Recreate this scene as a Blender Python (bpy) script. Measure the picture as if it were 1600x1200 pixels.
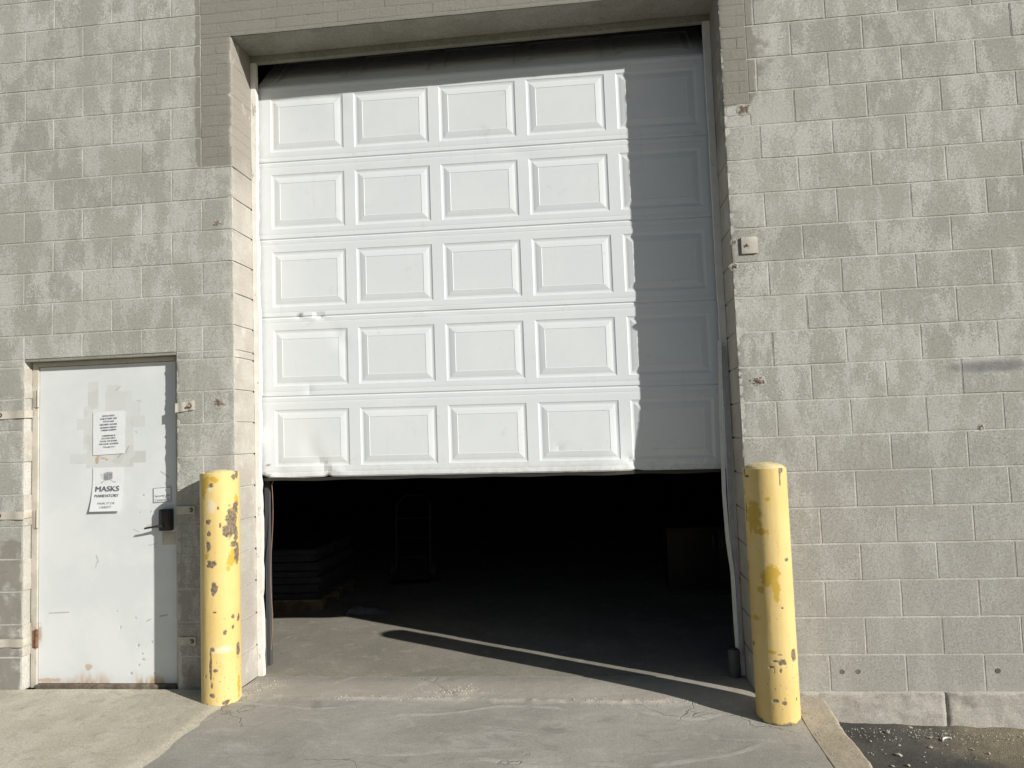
import bpy, math, random
import numpy as np
from mathutils import Vector, Matrix
random.seed(7)
S = bpy.context.scene
COL = S.collection
for o in list(bpy.data.objects): bpy.data.objects.remove(o)

# ------------------------------------------------------------------ camera
cd = bpy.data.cameras.new("camera"); cam = bpy.data.objects.new("camera", cd); COL.objects.link(cam)
S.camera = cam
cd.sensor_width = 36; cd.lens = 1150/1600*36; cd.clip_start = .05; cd.clip_end = 2000
yaw, pitch, roll = -0.10614, 0.06629, -0.03591
fwd = Vector((math.sin(yaw)*math.cos(pitch), math.cos(yaw)*math.cos(pitch), math.sin(pitch)))
rgt = Vector((math.cos(yaw), -math.sin(yaw), 0)); up = rgt.cross(fwd)
r2 = math.cos(roll)*rgt + math.sin(roll)*up
u2 = -math.sin(roll)*rgt + math.cos(roll)*up
M = Matrix((r2, u2, -fwd)).transposed().to_4x4(); M.translation = Vector((2.2, -4.359, 1.4996))
cam.matrix_world = M

# ------------------------------------------------------------------ sky and sun
SUN = Vector((1.69, -1.0, .86)).normalized()            # towards the sun
w = bpy.data.worlds.new("World"); S.world = w; w.use_nodes = True
nt = w.node_tree; bg = nt.nodes['Background']
sky = nt.nodes.new('ShaderNodeTexSky'); sky.sky_type = 'NISHITA'; sky.sun_disc = False
sky.sun_elevation = math.asin(SUN.z); sky.sun_rotation = math.atan2(SUN.x, SUN.y)
sky.air_density = 1.0; sky.dust_density = .8; sky.ozone_density = 1.0
nt.links.new(sky.outputs[0], bg.inputs[0]); bg.inputs[1].default_value = .051
ld = bpy.data.lights.new("sun", 'SUN'); ld.energy = 5.0; ld.angle = math.radians(.55); ld.color = (1, .965, .91)
sun = bpy.data.objects.new("sun", ld); COL.objects.link(sun)
sun.rotation_euler = (-SUN).to_track_quat('-Z', 'Y').to_euler(); sun.location = (8, -6, 6)
S.view_settings.view_transform = 'Standard'; S.view_settings.look = 'None'
S.view_settings.exposure = 0.10; S.view_settings.gamma = 1

# ------------------------------------------------------------------ numpy noise
def _h(ix, iy, iz, seed=0):
    n = (ix.astype(np.int64)*374761393 + iy.astype(np.int64)*668265263 + iz.astype(np.int64)*2147483647 + seed*1274126177) & 0xffffffff
    n = ((n ^ (n >> 13))*1274126177) & 0xffffffff
    n = ((n ^ (n >> 16))*2246822519) & 0xffffffff
    return ((n ^ (n >> 15)) & 0xffffff)/float(0xffffff)
def vn(x, y, z, seed=0):
    x, y, z = np.broadcast_arrays(np.asarray(x, float), np.asarray(y, float), np.asarray(z, float))
    ix, iy, iz = np.floor(x), np.floor(y), np.floor(z)
    fx, fy, fz = x-ix, y-iy, z-iz
    fx, fy, fz = [t*t*(3-2*t) for t in (fx, fy, fz)]
    r = 0
    for a in (0, 1):
        for b in (0, 1):
            for c in (0, 1):
                r = r + _h(ix+a, iy+b, iz+c, seed)*(fx if a else 1-fx)*(fy if b else 1-fy)*(fz if c else 1-fz)
    return r*2-1
def fbm(x, y, z, seed=0, oct=4, rough=.5):
    r = 0; a = 1; t = 0
    x, y, z = np.asarray(x, float), np.asarray(y, float), np.asarray(z, float)
    for i in range(oct):
        r = r + a*vn(x*2**i, y*2**i, z*2**i, seed+i*17); t += a; a *= rough
    return r/t
def sstep(a, b, x):
    t = np.clip((x-a)/(b-a), 0, 1); return t*t*(3-2*t)

# ------------------------------------------------------------------ object helpers
def tag(o, label=None, cat=None, group=None, kind=None):
    if label: o['label'] = label
    if cat: o['category'] = cat
    if group: o['group'] = group
    if kind: o['kind'] = kind
    return o
def empty(name, loc=(0, 0, 0)):
    o = bpy.data.objects.new(name, None); o.location = loc; o.empty_display_size = .1; COL.objects.link(o); return o
def mesh_obj(name, V, F, mats, parent=None, smooth=None, mi=None, cols=None):
    me = bpy.data.meshes.new(name)
    V = np.asarray(V, float)
    off = Vector((0, 0, 0))
    if parent is not None:
        q = parent; 
        while q is not None: off += q.location; q = q.parent
    if len(V): V = V - np.array(off)
    me.from_pydata(V.tolist(), [], [tuple(int(i) for i in f) for f in F])
    if not isinstance(mats, (list, tuple)): mats = [mats]
    for m in mats: me.materials.append(m)
    if mi is not None: me.polygons.foreach_set('material_index', np.asarray(mi, np.int32))
    if smooth is not None:
        me.polygons.foreach_set('use_smooth', [True]*len(me.polygons))
        me.set_sharp_from_angle(angle=math.radians(smooth))
    if cols:
        for k, c in cols.items():
            a = me.color_attributes.new(k, 'FLOAT_COLOR', 'POINT')
            cc = np.ones((len(V), 4)); cc[:, :3] = c
            a.data.foreach_set('color', cc.ravel())
    me.update()
    o = bpy.data.objects.new(name, me); COL.objects.link(o)
    if parent is not None: o.parent = parent
    return o
class MB:
    def __init__(s): s.V = []; s.F = []
    def add(s, V, F):
        n = len(s.V); s.V += [tuple(v) for v in V]; s.F += [tuple(i+n for i in f) for f in F]
    def box(s, x0, x1, y0, y1, z0, z1, b=.0):
        if b <= 0:
            V = [(x, y, z) for x in (x0, x1) for y in (y0, y1) for z in (z0, z1)]
            s.add(V, [(0, 1, 3, 2), (4, 6, 7, 5), (0, 4, 5, 1), (2, 3, 7, 6), (0, 2, 6, 4), (1, 5, 7, 3)]); return
        import bmesh
        bm = bmesh.new(); bmesh.ops.create_cube(bm, size=1)
        for v in bm.verts: v.co = Vector(((x0+x1)/2+v.co.x*(x1-x0), (y0+y1)/2+v.co.y*(y1-y0), (z0+z1)/2+v.co.z*(z1-z0)))
        bmesh.ops.bevel(bm, geom=bm.edges[:], offset=b, segments=2, affect='EDGES', profile=.6)
        bm.verts.index_update(); s.add([v.co[:] for v in bm.verts], [[v.index for v in f.verts] for f in bm.faces]); bm.free()
    def tube(s, pts, r, n=10, cap=True):
        pts = [Vector(p) for p in pts]; rr = r if isinstance(r, (list, tuple)) else [r]*len(pts)
        V = []; F = []
        for i, p in enumerate(pts):
            d = (pts[min(i+1, len(pts)-1)]-pts[max(i-1, 0)]).normalized()
            a = d.orthogonal() if i == 0 else (a - d*a.dot(d))
            a = a.normalized(); b = d.cross(a)
            for k in range(n):
                t = 2*math.pi*k/n; V.append(tuple(p+(a*math.cos(t)+b*math.sin(t))*rr[i]))
        for i in range(len(pts)-1):
            for k in range(n):
                k2 = (k+1) % n; F.append((i*n+k, i*n+k2, (i+1)*n+k2, (i+1)*n+k))
        if cap: F.append(tuple(range(n))[::-1]); F.append(tuple((len(pts)-1)*n+k for k in range(n)))
        s.add(V, F)
    def build(s, name, mats, parent=None, smooth=None, **k): return mesh_obj(name, s.V, s.F, mats, parent, smooth, **k)
def grid_faces(nu, nv, flip=False):
    F = []
    for i in range(nu-1):
        for j in range(nv-1):
            a, b, c, d = i*nv+j, (i+1)*nv+j, (i+1)*nv+j+1, i*nv+j+1
            F.append((a, d, c, b) if flip else (a, b, c, d))
    return F

# ------------------------------------------------------------------ materials
def mat(name, col, rough=.8, metal=0.0, bump=None, build=None, spec=.5):
    """bump = (scale, strength, distance)"""
    m = bpy.data.materials.new(name); m.use_nodes = True; t = m.node_tree; b = t.nodes['Principled BSDF']
    b.inputs['Base Color'].default_value = (*col, 1); b.inputs['Roughness'].default_value = rough; b.inputs['Metallic'].default_value = metal
    b.inputs['Specular IOR Level'].default_value = spec
    g = G(t)
    if build: build(g, b)
    if bump:
        n = g.noise(bump[0], 4, .6); bn = t.nodes.new('ShaderNodeBump'); bn.inputs['Strength'].default_value = bump[1]; bn.inputs['Distance'].default_value = bump[2]
        g.link(n, bn.inputs['Height']); g.link(bn.outputs[0], b.inputs['Normal'])
    return m
class G:
    def __init__(s, t): s.t = t; s._c = None
    def link(s, a, b): s.t.links.new(a, b)
    def coord(s):
        if s._c is None:
            s._c = s.t.nodes.new('ShaderNodeNewGeometry').outputs['Position']
        return s._c
    def mapping(s, scale=(1, 1, 1), loc=(0, 0, 0)):
        n = s.t.nodes.new('ShaderNodeMapping'); n.inputs['Scale'].default_value = scale; n.inputs['Location'].default_value = loc
        s.link(s.coord(), n.inputs['Vector']); return n.outputs[0]
    def noise(s, scale, detail=3, rough=.5, vec=None, dist=0, w=None):
        n = s.t.nodes.new('ShaderNodeTexNoise'); n.inputs['Scale'].default_value = scale; n.inputs['Detail'].default_value = detail
        n.inputs['Roughness'].default_value = rough; n.inputs['Distortion'].default_value = dist
        s.link(vec if vec is not None else s.coord(), n.inputs['Vector']); return n.outputs['Fac']
    def voro(s, scale, feature='F1', vec=None):
        n = s.t.nodes.new('ShaderNodeTexVoronoi'); n.feature = feature; n.inputs['Scale'].default_value = scale
        s.link(vec if vec is not None else s.coord(), n.inputs['Vector']); return n.outputs['Distance']
    def _in(s, sock, v):
        if hasattr(v, 'links') or isinstance(v, bpy.types.NodeSocket): s.link(v, sock)
        else: sock.default_value = v
    def math(s, op, a, b=0.0, c=None, clamp=False):
        n = s.t.nodes.new('ShaderNodeMath'); n.operation = op; n.use_clamp = clamp
        s._in(n.inputs[0], a); s._in(n.inputs[1], b)
        if c is not None: s._in(n.inputs[2], c)
        return n.outputs[0]
    def ramp(s, x, a, b, lo=0.0, hi=1.0):
        n = s.t.nodes.new('ShaderNodeMapRange'); n.interpolation_type = 'SMOOTHSTEP'
        s._in(n.inputs[0], x)
        for i, v in zip((1, 2, 3, 4), (a, b, lo, hi)): n.inputs[i].default_value = v
        return n.outputs[0]
    def mix(s, f, a, b):
        n = s.t.nodes.new('ShaderNodeMix'); n.data_type = 'RGBA'
        s._in(n.inputs[0], f)
        for i, v in ((6, a), (7, b)):
            if isinstance(v, (tuple, list)): n.inputs[i].default_value = (*v, 1) if len(v) == 3 else v
            else: s.link(v, n.inputs[i])
        return n.outputs[2]
    def mul(s, col, f):
        n = s.t.nodes.new('ShaderNodeVectorMath'); n.operation = 'SCALE'; s.link(col, n.inputs[0]); s._in(n.inputs['Scale'], f); return n.outputs[0]
    def attr(s, name):
        n = s.t.nodes.new('ShaderNodeVertexColor'); n.layer_name = name
        sp = s.t.nodes.new('ShaderNodeSeparateColor'); s.link(n.outputs[0], sp.inputs[0]); return sp.outputs
    def xyz(s):
        n = s.t.nodes.new('ShaderNodeSeparateXYZ'); s.link(s.coord(), n.inputs[0]); return n.outputs
    def bump(s, h, strength, dist, b, prev=None):
        n = s.t.nodes.new('ShaderNodeBump'); n.inputs['Strength'].default_value = strength; n.inputs['Distance'].default_value = dist
        s.link(h, n.inputs['Height'])
        if prev is not None: s.link(prev, n.inputs['Normal'])
        s.link(n.outputs[0], b.inputs['Normal']); return n.outputs[0]

def block_shader(mortar=False):
    def f(g, b):
        X, Y, Z = g.xyz()
        big = g.noise(1.7, 4, .6)
        drip = g.noise(4.2, 6, .66, vec=g.mapping((1.6, 1.0, .7)))
        fine = g.noise(95, 3, .7)
        vf = g.noise(310, 2, .6)
        # lime bloom over the old paint, its edge broken into specks
        e = g.math('ADD', g.math('MULTIPLY', drip, .72), g.math('MULTIPLY', fine, .28))
        e = g.math('ADD', e, g.math('MULTIPLY', big, .16))
        bloom = g.ramp(e, .55, .64)
        base = g.mix(g.ramp(big, .35, .65), (.385, .38, .338), (.425, .42, .375))
        if not mortar:
            t = g.attr('tint')
            base = g.mul(base, g.ramp(t[0], 0, 1, .945, 1.055))
            # bare patched blocks near the ground are greyer and more porous
            low = g.ramp(g.math('ADD', Z, g.math('MULTIPLY', big, 1.6)), 2.9, 1.3)
            bloom = g.math('MULTIPLY', bloom, g.math('SUBTRACT', 1.0, g.math('MULTIPLY', g.math('MULTIPLY', low, g.ramp(X, 2.5, 3.2)), .65)))
            base = g.mix(g.math('MULTIPLY', low, .8), base, (.395, .385, .352))
            col = g.mix(g.math('MULTIPLY', bloom, g.ramp(t[1], 0, 1, .55, .9)), base, (.555, .552, .515))
            pores = g.ramp(vf, .36, .44, 0.0, 1.0)
            fp = g.ramp(fine, .35, .6, .90, 1.05)
            col = g.mul(col, g.math('MULTIPLY', fp, g.math('ADD', .80, g.math('MULTIPLY', pores, .20))))
            # thicker grey paint, brushed over a patch by the opening
            pm = g.math('ADD', t[2], g.math('MULTIPLY', g.math('SUBTRACT', g.noise(9, 3, .6), .5), .9))
            pm = g.ramp(pm, .40, .62)
            col = g.mix(g.math('MULTIPLY', pm, .93), col, (.275, .262, .225))
            # sprayed smudge and rubber marks
            dx = g.math('DIVIDE', g.math('SUBTRACT', X, 4.42), .24); dz = g.math('DIVIDE', g.math('SUBTRACT', Z, 1.775), .035)
            rr = g.math('ADD', g.math('MULTIPLY', dx, dx), g.math('MULTIPLY', dz, dz))
            rr = g.math('ADD', rr, g.math('MULTIPLY', g.math('SUBTRACT', g.noise(14, 3, .6), .5), 1.2))
            col = g.mix(g.ramp(rr, 1.5, .0, 0, .62), col, (.13, .135, .15))
        else:
            col = g.mix(g.ramp(drip, .4, .6), (.50, .49, .44), (.60, .59, .545))
            col = g.mul(col, g.ramp(fine, .3, .7, .85, 1.1))
        g.link(col, b.inputs['Base Color'])
        h = g.math('ADD', g.math('MULTIPLY', g.noise(45, 4, .65), .6), g.math('MULTIPLY', g.ramp(vf, .32, .5), .45))
        g.bump(h, .8, .005, b)
    return f
M_block = mat('painted_block', (.35, .33, .28), .93, build=block_shader(), spec=.2)
M_joint = mat('painted_mortar', (.42, .4, .35), .93, build=block_shader(True), spec=.2)
def s_reveal(g, b):
    X, Y, Z = g.xyz()
    n = g.noise(4, 5, .6); f = g.noise(60, 3, .6)
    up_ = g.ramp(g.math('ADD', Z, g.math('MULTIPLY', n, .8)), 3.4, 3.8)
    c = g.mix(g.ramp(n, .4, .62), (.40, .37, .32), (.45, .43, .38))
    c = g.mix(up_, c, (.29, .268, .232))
    c = g.mix(g.ramp(g.noise(7, 4, .6, vec=g.mapping((1, 1, .6))), .6, .68, 0, .8), c, (.54, .51, .45))
    c = g.mul(c, g.ramp(f, .3, .7, .92, 1.05))
    g.link(c, b.inputs['Base Color']); g.bump(g.noise(35, 4, .6), .4, .003, b)
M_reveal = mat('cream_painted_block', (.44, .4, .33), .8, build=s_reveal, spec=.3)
def s_concrete(c1, c2, c3, sc=1.0, dark=.8, bumpd=.004, specks=True):
    def f(g, b):
        n = g.noise(1.6*sc, 6, .62); n2 = g.noise(7*sc, 5, .65, dist=.5); fi = g.noise(120, 3, .7); v = g.noise(330, 2, .6)
        c = g.mix(g.ramp(n, .38, .62), c1, c2)
        c = g.mix(g.ramp(n2, .53, .68, 0, .75), c, c3)
        c = g.mul(c, g.ramp(fi, .3, .7, .80, 1.17))
        if specks: c = g.mul(c, g.ramp(v, .33, .43, dark, 1.0))
        g.link(c, b.inputs['Base Color'])
        h = g.math('ADD', g.math('MULTIPLY', g.noise(22, 5, .65), .6), g.math('MULTIPLY', v, .35)); g.bump(h, .6, bumpd, b)
    return f
M_side = mat('beige_concrete', (.4, .37, .3), .95, build=s_concrete((.49, .455, .36), (.57, .53, .43), (.40, .37, .29), 2.1, .78, .006), spec=.2)
def wp(g, a):
    n = g.t.nodes.new('ShaderNodeTexNoise'); n.inputs['Scale'].default_value = 4; n.inputs['Detail'].default_value = 5; g.link(g.coord(), n.inputs['Vector'])
    m = g.t.nodes.new('ShaderNodeVectorMath'); m.operation = 'SCALE'; m.inputs['Scale'].default_value = a; g.link(n.outputs['Color'], m.inputs[0])
    q = g.t.nodes.new('ShaderNodeVectorMath'); q.operation = 'ADD'; g.link(m.outputs[0], q.inputs[0]); g.link(g.coord(), q.inputs[1]); return q.outputs[0]
def s_drive(g, b):
    n = g.noise(1.3, 6, .62); n2 = g.noise(4.5, 6, .68, dist=1.2, vec=g.mapping((.55, 1.3, 1))); fi = g.noise(130, 3, .7)
    c = g.mix(g.ramp(n, .38, .62), (.315, .300, .265), (.385, .365, .32))
    c = g.mix(g.ramp(n2, .52, .66, 0, .55), c, (.46, .445, .405))
    c = g.mix(g.ramp(n2, .44, .33, 0, .5), c, (.235, .22, .20))
    # thin pale trowel swirls
    wv = g.t.nodes.new('ShaderNodeTexWave'); wv.wave_type = 'RINGS'; wv.inputs['Scale'].default_value = .55; wv.inputs['Distortion'].default_value = 9; wv.inputs['Detail'].default_value = 3; wv.inputs['Detail Scale'].default_value = .8
    g.link(g.coord(), wv.inputs['Vector'])
    sw = g.math('MULTIPLY', g.ramp(wv.outputs['Fac'], .965, 1.0), g.ramp(g.noise(2.2, 3, .6), .5, .6))
    c = g.mix(g.math('MULTIPLY', sw, .45), c, (.52, .51, .47))
    t = g.attr('wear')
    c = g.mix(t[0], c, (.56, .51, .42))
    c = g.mul(c, g.ramp(fi, .3, .7, .84, 1.13)); v = g.noise(300, 2, .6); c = g.mul(c, g.ramp(v, .30, .44, .78, 1.0))
    cr = g.voro(1.1, 'DISTANCE_TO_EDGE', vec=wp(g, .35)); cm = g.math('MULTIPLY', g.ramp(cr, .006, .001), g.ramp(g.noise(1.4, 2, .5), .55, .6))
    c = g.mix(g.math('MULTIPLY', cm, .32), c, (.12, .105, .085))
    c = g.mix(g.ramp(g.noise(3.4, 3, .6, vec=g.mapping(loc=(7, 3, 0))), .64, .72, 0, .45), c, (.19, .18, .165))
    g.link(c, b.inputs['Base Color'])
    h = g.math('ADD', g.noise(16, 5, .6), g.math('MULTIPLY', sw, .5)); h = g.math('ADD', h, g.math('MULTIPLY', v, .5)); h = g.math('SUBTRACT', h, cm); g.bump(h, .7, .005, b)
M_drive = mat('grey_troweled_concrete', (.33, .31, .28), .85, build=s_drive, spec=.3)
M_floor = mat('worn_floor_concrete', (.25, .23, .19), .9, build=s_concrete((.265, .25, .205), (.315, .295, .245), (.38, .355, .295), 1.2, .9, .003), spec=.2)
M_oily = mat('oily_floor_concrete', (.07, .065, .055), .9, build=s_concrete((.06, .056, .046), (.085, .08, .066), (.05, .046, .038), 1.2, .9, .003), spec=.1)
M_curb = mat('curb_concrete', (.4, .35, .27), .95, build=s_concrete((.37, .325, .245), (.43, .38, .30), (.31, .275, .215), 2.5, .75, .006), spec=.2)
M_found = mat('foundation_concrete', (.4, .38, .33), .95, build=s_concrete((.41, .39, .345), (.47, .45, .40), (.37, .355, .32), 1.6, .7, .010), spec=.2)
def s_asph(g, b):
    v = g.noise(230, 2, .7); n = g.noise(2.6, 5, .6); p = g.voro(120)
    X, Y, Z = g.xyz()
    c = g.mix(g.ramp(n, .4, .6), (.070, .068, .064), (.095, .091, .083))
    grit = g.ramp(g.math('ADD', g.math('MULTIPLY', g.math('SUBTRACT', X, 4.02), 1.3), g.math('MULTIPLY', n, 1.3)), .45, 1.0)
    c = g.mix(g.math('MULTIPLY', grit, g.ramp(v, .42, .58, .35, 1.0)), c, (.27, .235, .16))
    c = g.mix(g.ramp(p, .16, .06, 0, .6), c, (.33, .31, .26))
    c = g.mul(c, g.ramp(v, .3, .7, .65, 1.3)); g.link(c, b.inputs['Base Color'])
    g.bump(g.math('ADD', v, g.math('MULTIPLY', g.noise(60, 3, .6), .8)), .9, .006, b)
M_asph = mat('gritty_asphalt', (.07, .07, .06), .95, build=s_asph, spec=.2)
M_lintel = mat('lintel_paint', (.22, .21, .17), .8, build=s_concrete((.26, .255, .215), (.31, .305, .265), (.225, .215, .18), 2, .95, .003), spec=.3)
def s_door(g, b):
    gr = g.noise(70, 4, .65, vec=g.mapping((.35, 1, 7))); n = g.noise(2.2, 4, .6)
    c = g.mix(g.ramp(n, .4, .65), (.69, .725, .735), (.72, .75, .755))
    X, Y, Z = g.xyz(); t = g.attr('wear')
    c = g.mix(g.ramp(g.noise(9, 5, .7), .58, .72, 0, .45), c, (.58, .58, .55))
    c = g.mix(g.ramp(g.noise(6, 5, .65, vec=g.mapping((3.5, 1, .22))), .58, .75, 0, .2), c, (.56, .56, .53))
    c = g.mix(t[0], c, (.16, .12, .09)); c = g.mix(g.math('MULTIPLY', t[1], g.ramp(g.noise(26, 4, .7), .38, .62)), c, (.52, .50, .44))
    g.link(c, b.inputs['Base Color']); g.bump(gr, .22, .0012, b)
M_door = mat('white_enamelled_steel', (.72, .73, .71), .5, build=s_door, spec=.4)
def s_white(c1, c2, chip=None, s=8):
    def f(g, b):
        n = g.noise(s, 5, .65); c = g.mix(g.ramp(n, .4, .6), c1, c2)
        if chip: c = g.mix(g.ramp(g.noise(18, 5, .72, vec=g.mapping((1, 1, .35))), .61, .65, 0, .9), c, chip)
        g.link(c, b.inputs['Base Color']); g.bump(g.noise(40, 4, .6), .35, .003, b)
    return f
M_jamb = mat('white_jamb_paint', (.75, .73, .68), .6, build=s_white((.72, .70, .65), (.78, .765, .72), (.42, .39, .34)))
M_track = mat('dull_galvanised', (.10, .10, .10), .6, metal=.3, bump=(30, .3, .002))
M_frame = mat('cream_frame_paint', (.5, .46, .38), .6, build=s_white((.46, .43, .36), (.54, .51, .44), (.36, .32, .26)))
def s_painted(base1, base2, gloss=.45, grain=False):
    """attribute wear: R rust / bare, G old coat, B pale tape or dirt"""
    def f(g, b):
        t = g.attr('wear'); n = g.noise(3, 5, .6); f2 = g.noise(70, 4, .7)
        c = g.mix(g.ramp(n, .38, .62), base1, base2)
        if grain:
            c = g.mix(g.math('MULTIPLY', t[2], .85), c, (.53, .53, .49))
            c = g.mix(g.math('MULTIPLY', t[1], .85), c, (.46, .30, .15))
            c = g.mix(t[0], c, g.mix(g.ramp(f2, .4, .6), (.10, .065, .045), (.22, .15, .10)))
        else:
            c = g.mix(g.ramp(g.noise(11, 5, .7), .60, .70, 0, .5), c, (.60, .50, .24))
            c = g.mix(g.math('MULTIPLY', t[2], .75), c, (.72, .66, .50))
            c = g.mix(t[1], c, (.56, .37, .055))
            c = g.mix(t[0], c, g.mix(g.ramp(f2, .4, .6), (.13, .098, .06), (.25, .205, .145)))
        g.link(c, b.inputs['Base Color'])
        h = g.math('SUBTRACT', g.math('MULTIPLY', g.noise(28, 4, .6), .35), g.math('MULTIPLY', t[0], .8)); g.bump(h, .55, .003, b)
        g.link(g.math('ADD', gloss, g.math('MULTIPLY', t[0], .4)), b.inputs['Roughness'])
    return f
M_leaf = mat('white_door_paint', (.7, .7, .68), .5, build=s_painted((.66, .69, .69), (.71, .735, .73), .5, True), spec=.4)
M_yellow = mat('yellow_bollard_paint', (.7, .5, .12), .5, build=s_painted((.70, .515, .195), (.73, .555, .23), .5), spec=.4)
M_cap = mat('yellow_painted_concrete', (.6, .5, .25), .9, build=s_white((.66, .56, .30), (.58, .48, .24), (.34, .29, .20), 14))
M_rust = mat('rust', (.16, .08, .045), .9, build=s_white((.10, .055, .035), (.24, .12, .06), None, 30))
M_boltm = mat('weathered_bolt_steel', (.5, .46, .4), .5, metal=.4, bump=(60, .4, .002))
M_dark = mat('dark_bronze_metal', (.035, .032, .028), .5, metal=.2, bump=(50, .2, .001))
M_black = mat('black_painted_steel', (.012, .012, .011), .6, bump=(50, .2, .001))
M_sill = mat('sill_grime_hole_shade', (.12, .095, .07), .9, build=s_white((.13, .10, .075), (.22, .18, .14), None, 20))  # sill grime, also the painted shade in pits and drilled holes
M_paper = mat('white_paper', (.74, .76, .77), .7, build=s_white((.73, .75, .76), (.76, .775, .78), None, 20))
M_ink = mat('printer_ink', (.13, .14, .16), .8, build=s_white((.11, .12, .14), (.16, .17, .19), None, 60))
M_inkgrey = mat('grey_ink', (.28, .29, .30), .8, build=s_white((.26, .27, .28), (.32, .33, .34), None, 60))
M_rubber = mat('grey_rubber', (.30, .31, .33), .8, build=s_white((.36, .37, .38), (.44, .45, .46), None, 12))
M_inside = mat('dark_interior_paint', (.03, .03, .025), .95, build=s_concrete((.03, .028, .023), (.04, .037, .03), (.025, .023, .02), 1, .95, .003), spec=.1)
M_blanket = mat('navy_blanket', (.05, .06, .10), .95, bump=(120, .6, .004), build=s_white((.012, .014, .022), (.018, .021, .031), None, 10))
M_wood = mat('raw_pine', (.25, .19, .11), .85, build=s_white((.07, .055, .035), (.12, .095, .06), None, 9))
M_redwood = mat('red_brown_veneer', (.11, .045, .03), .6, build=s_white((.018, .008, .005), (.028, .013, .008), None, 5))
M_card = mat('grey_card', (.18, .185, .20), .9, build=s_white((.16, .165, .18), (.21, .215, .23), None, 8))
M_rope = mat('faded_red_cord', (.32, .17, .13), .9, bump=(200, .5, .002), build=s_white((.34, .18, .14), (.25, .15, .12), None, 20))
M_stone = mat('pale_stone', (.4, .37, .31), .95, build=s_white((.32, .295, .245), (.48, .455, .40), None, 25))
M_plastic = mat('white_plastic_strip', (.7, .7, .68), .5, build=s_white((.68, .68, .66), (.74, .74, .72), None, 25))

# ------------------------------------------------------------------ walls
H = .2032; L = .4064; W = 3.05; D = .29; TOP = 4.105
EX0, EX1, EZ = -1.414, -.386, 2.08        # entry door opening
XL, XR, NC = -5.2, 8.2, 31
openings = [(0, W, -1, TOP), (EX0, EX1, -1, EZ)]
BL, BR = -.2032, W+.1524                  # brick patches beside the opening
BZL, BZR = 16*H, 16*H
def brick_zone(x, z):
    if TOP < z < TOP+.62 and BL < x < BR+.1: return True
    if BL < x < 0 and BZL < z: return z < TOP+.62
    if W < x < BR and BZR < z: return z < TOP+.62
    return False
zones = [(BL, BR, TOP, TOP+.62), (BL, 0, BZL, TOP), (W, BR, BZR, TOP)]
def cut(rects, hole):
    out = []; a, b, c, d = hole
    for (x0, x1, z0, z1) in rects:
        if x1 <= a+1e-6 or x0 >= b-1e-6 or z1 <= c+1e-6 or z0 >= d-1e-6: out.append((x0, x1, z0, z1)); continue
        if x0 < a-1e-6: out.append((x0, a, z0, z1))
        if x1 > b+1e-6: out.append((b, x1, z0, z1))
        m0, m1 = max(x0, a), min(x1, b)
        if z0 < c-1e-6: out.append((m0, m1, z0, c))
        if z1 > d+1e-6: out.append((m0, m1, d, z1))
    return out
def clip(rects, box):
    a, b, c, d = box; out = []
    for (x0, x1, z0, z1) in rects:
        x0, x1, z0, z1 = max(x0, a), min(x1, b), max(z0, c), min(z1, d)
        if x1-x0 > .012 and z1-z0 > .012: out.append((x0, x1, z0, z1))
    return out
blocks = []
for k in range(NC):
    z0, z1 = k*H, (k+1)*H
    row = []
    x = 0.0
    first = L/2 if k % 2 == 0 else L
    while x > XL:
        row.append((max(XL, x-first), x, z0, z1)); x -= first; first = L
    x = W; first = L if k % 2 == 0 else L/2
    while x < XR:
        row.append((x, min(XR, x+first), z0, z1)); x += first; first = L
    x = 0
    if z1 > TOP:
        n = 0; xx = 0.0; first = L/2 if k % 2 else L
        while xx < W:
            nx = min(W, xx+first); row.append((xx, nx, z0, z1)); xx = nx; first = L
    for h in openings: row = cut(row, h)
    for h in zones: row = cut(row, h)
    # thin closer course round the entry door head
    if k == 10:
        r3 = []
        for (a, b, c, d) in row:
            if a < -.2 and a > -3.5: r3 += [(a, b, EZ, d)] + ([(a, b, c, EZ)] if c < EZ-.02 else [])
            else: r3.append((a, b, c, d))
        row = r3
    blocks += [r for r in row if r[1]-r[0] > .012 and r[3]-r[2] > .012]
bricks = []
bh = .0677
for i in range(80):
    z0 = BZL + i*bh; z1 = z0+bh
    row = []; x = BL - (.1016 if i % 2 else 0)
    while x < BR+.3: row.append((x, x+.2032, z0, z1)); x += .2032
    rr = []
    for zb in zones: rr += clip(row, zb)
    bricks += rr
def eq(a, b): return abs(a-b) < 2e-3
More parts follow.
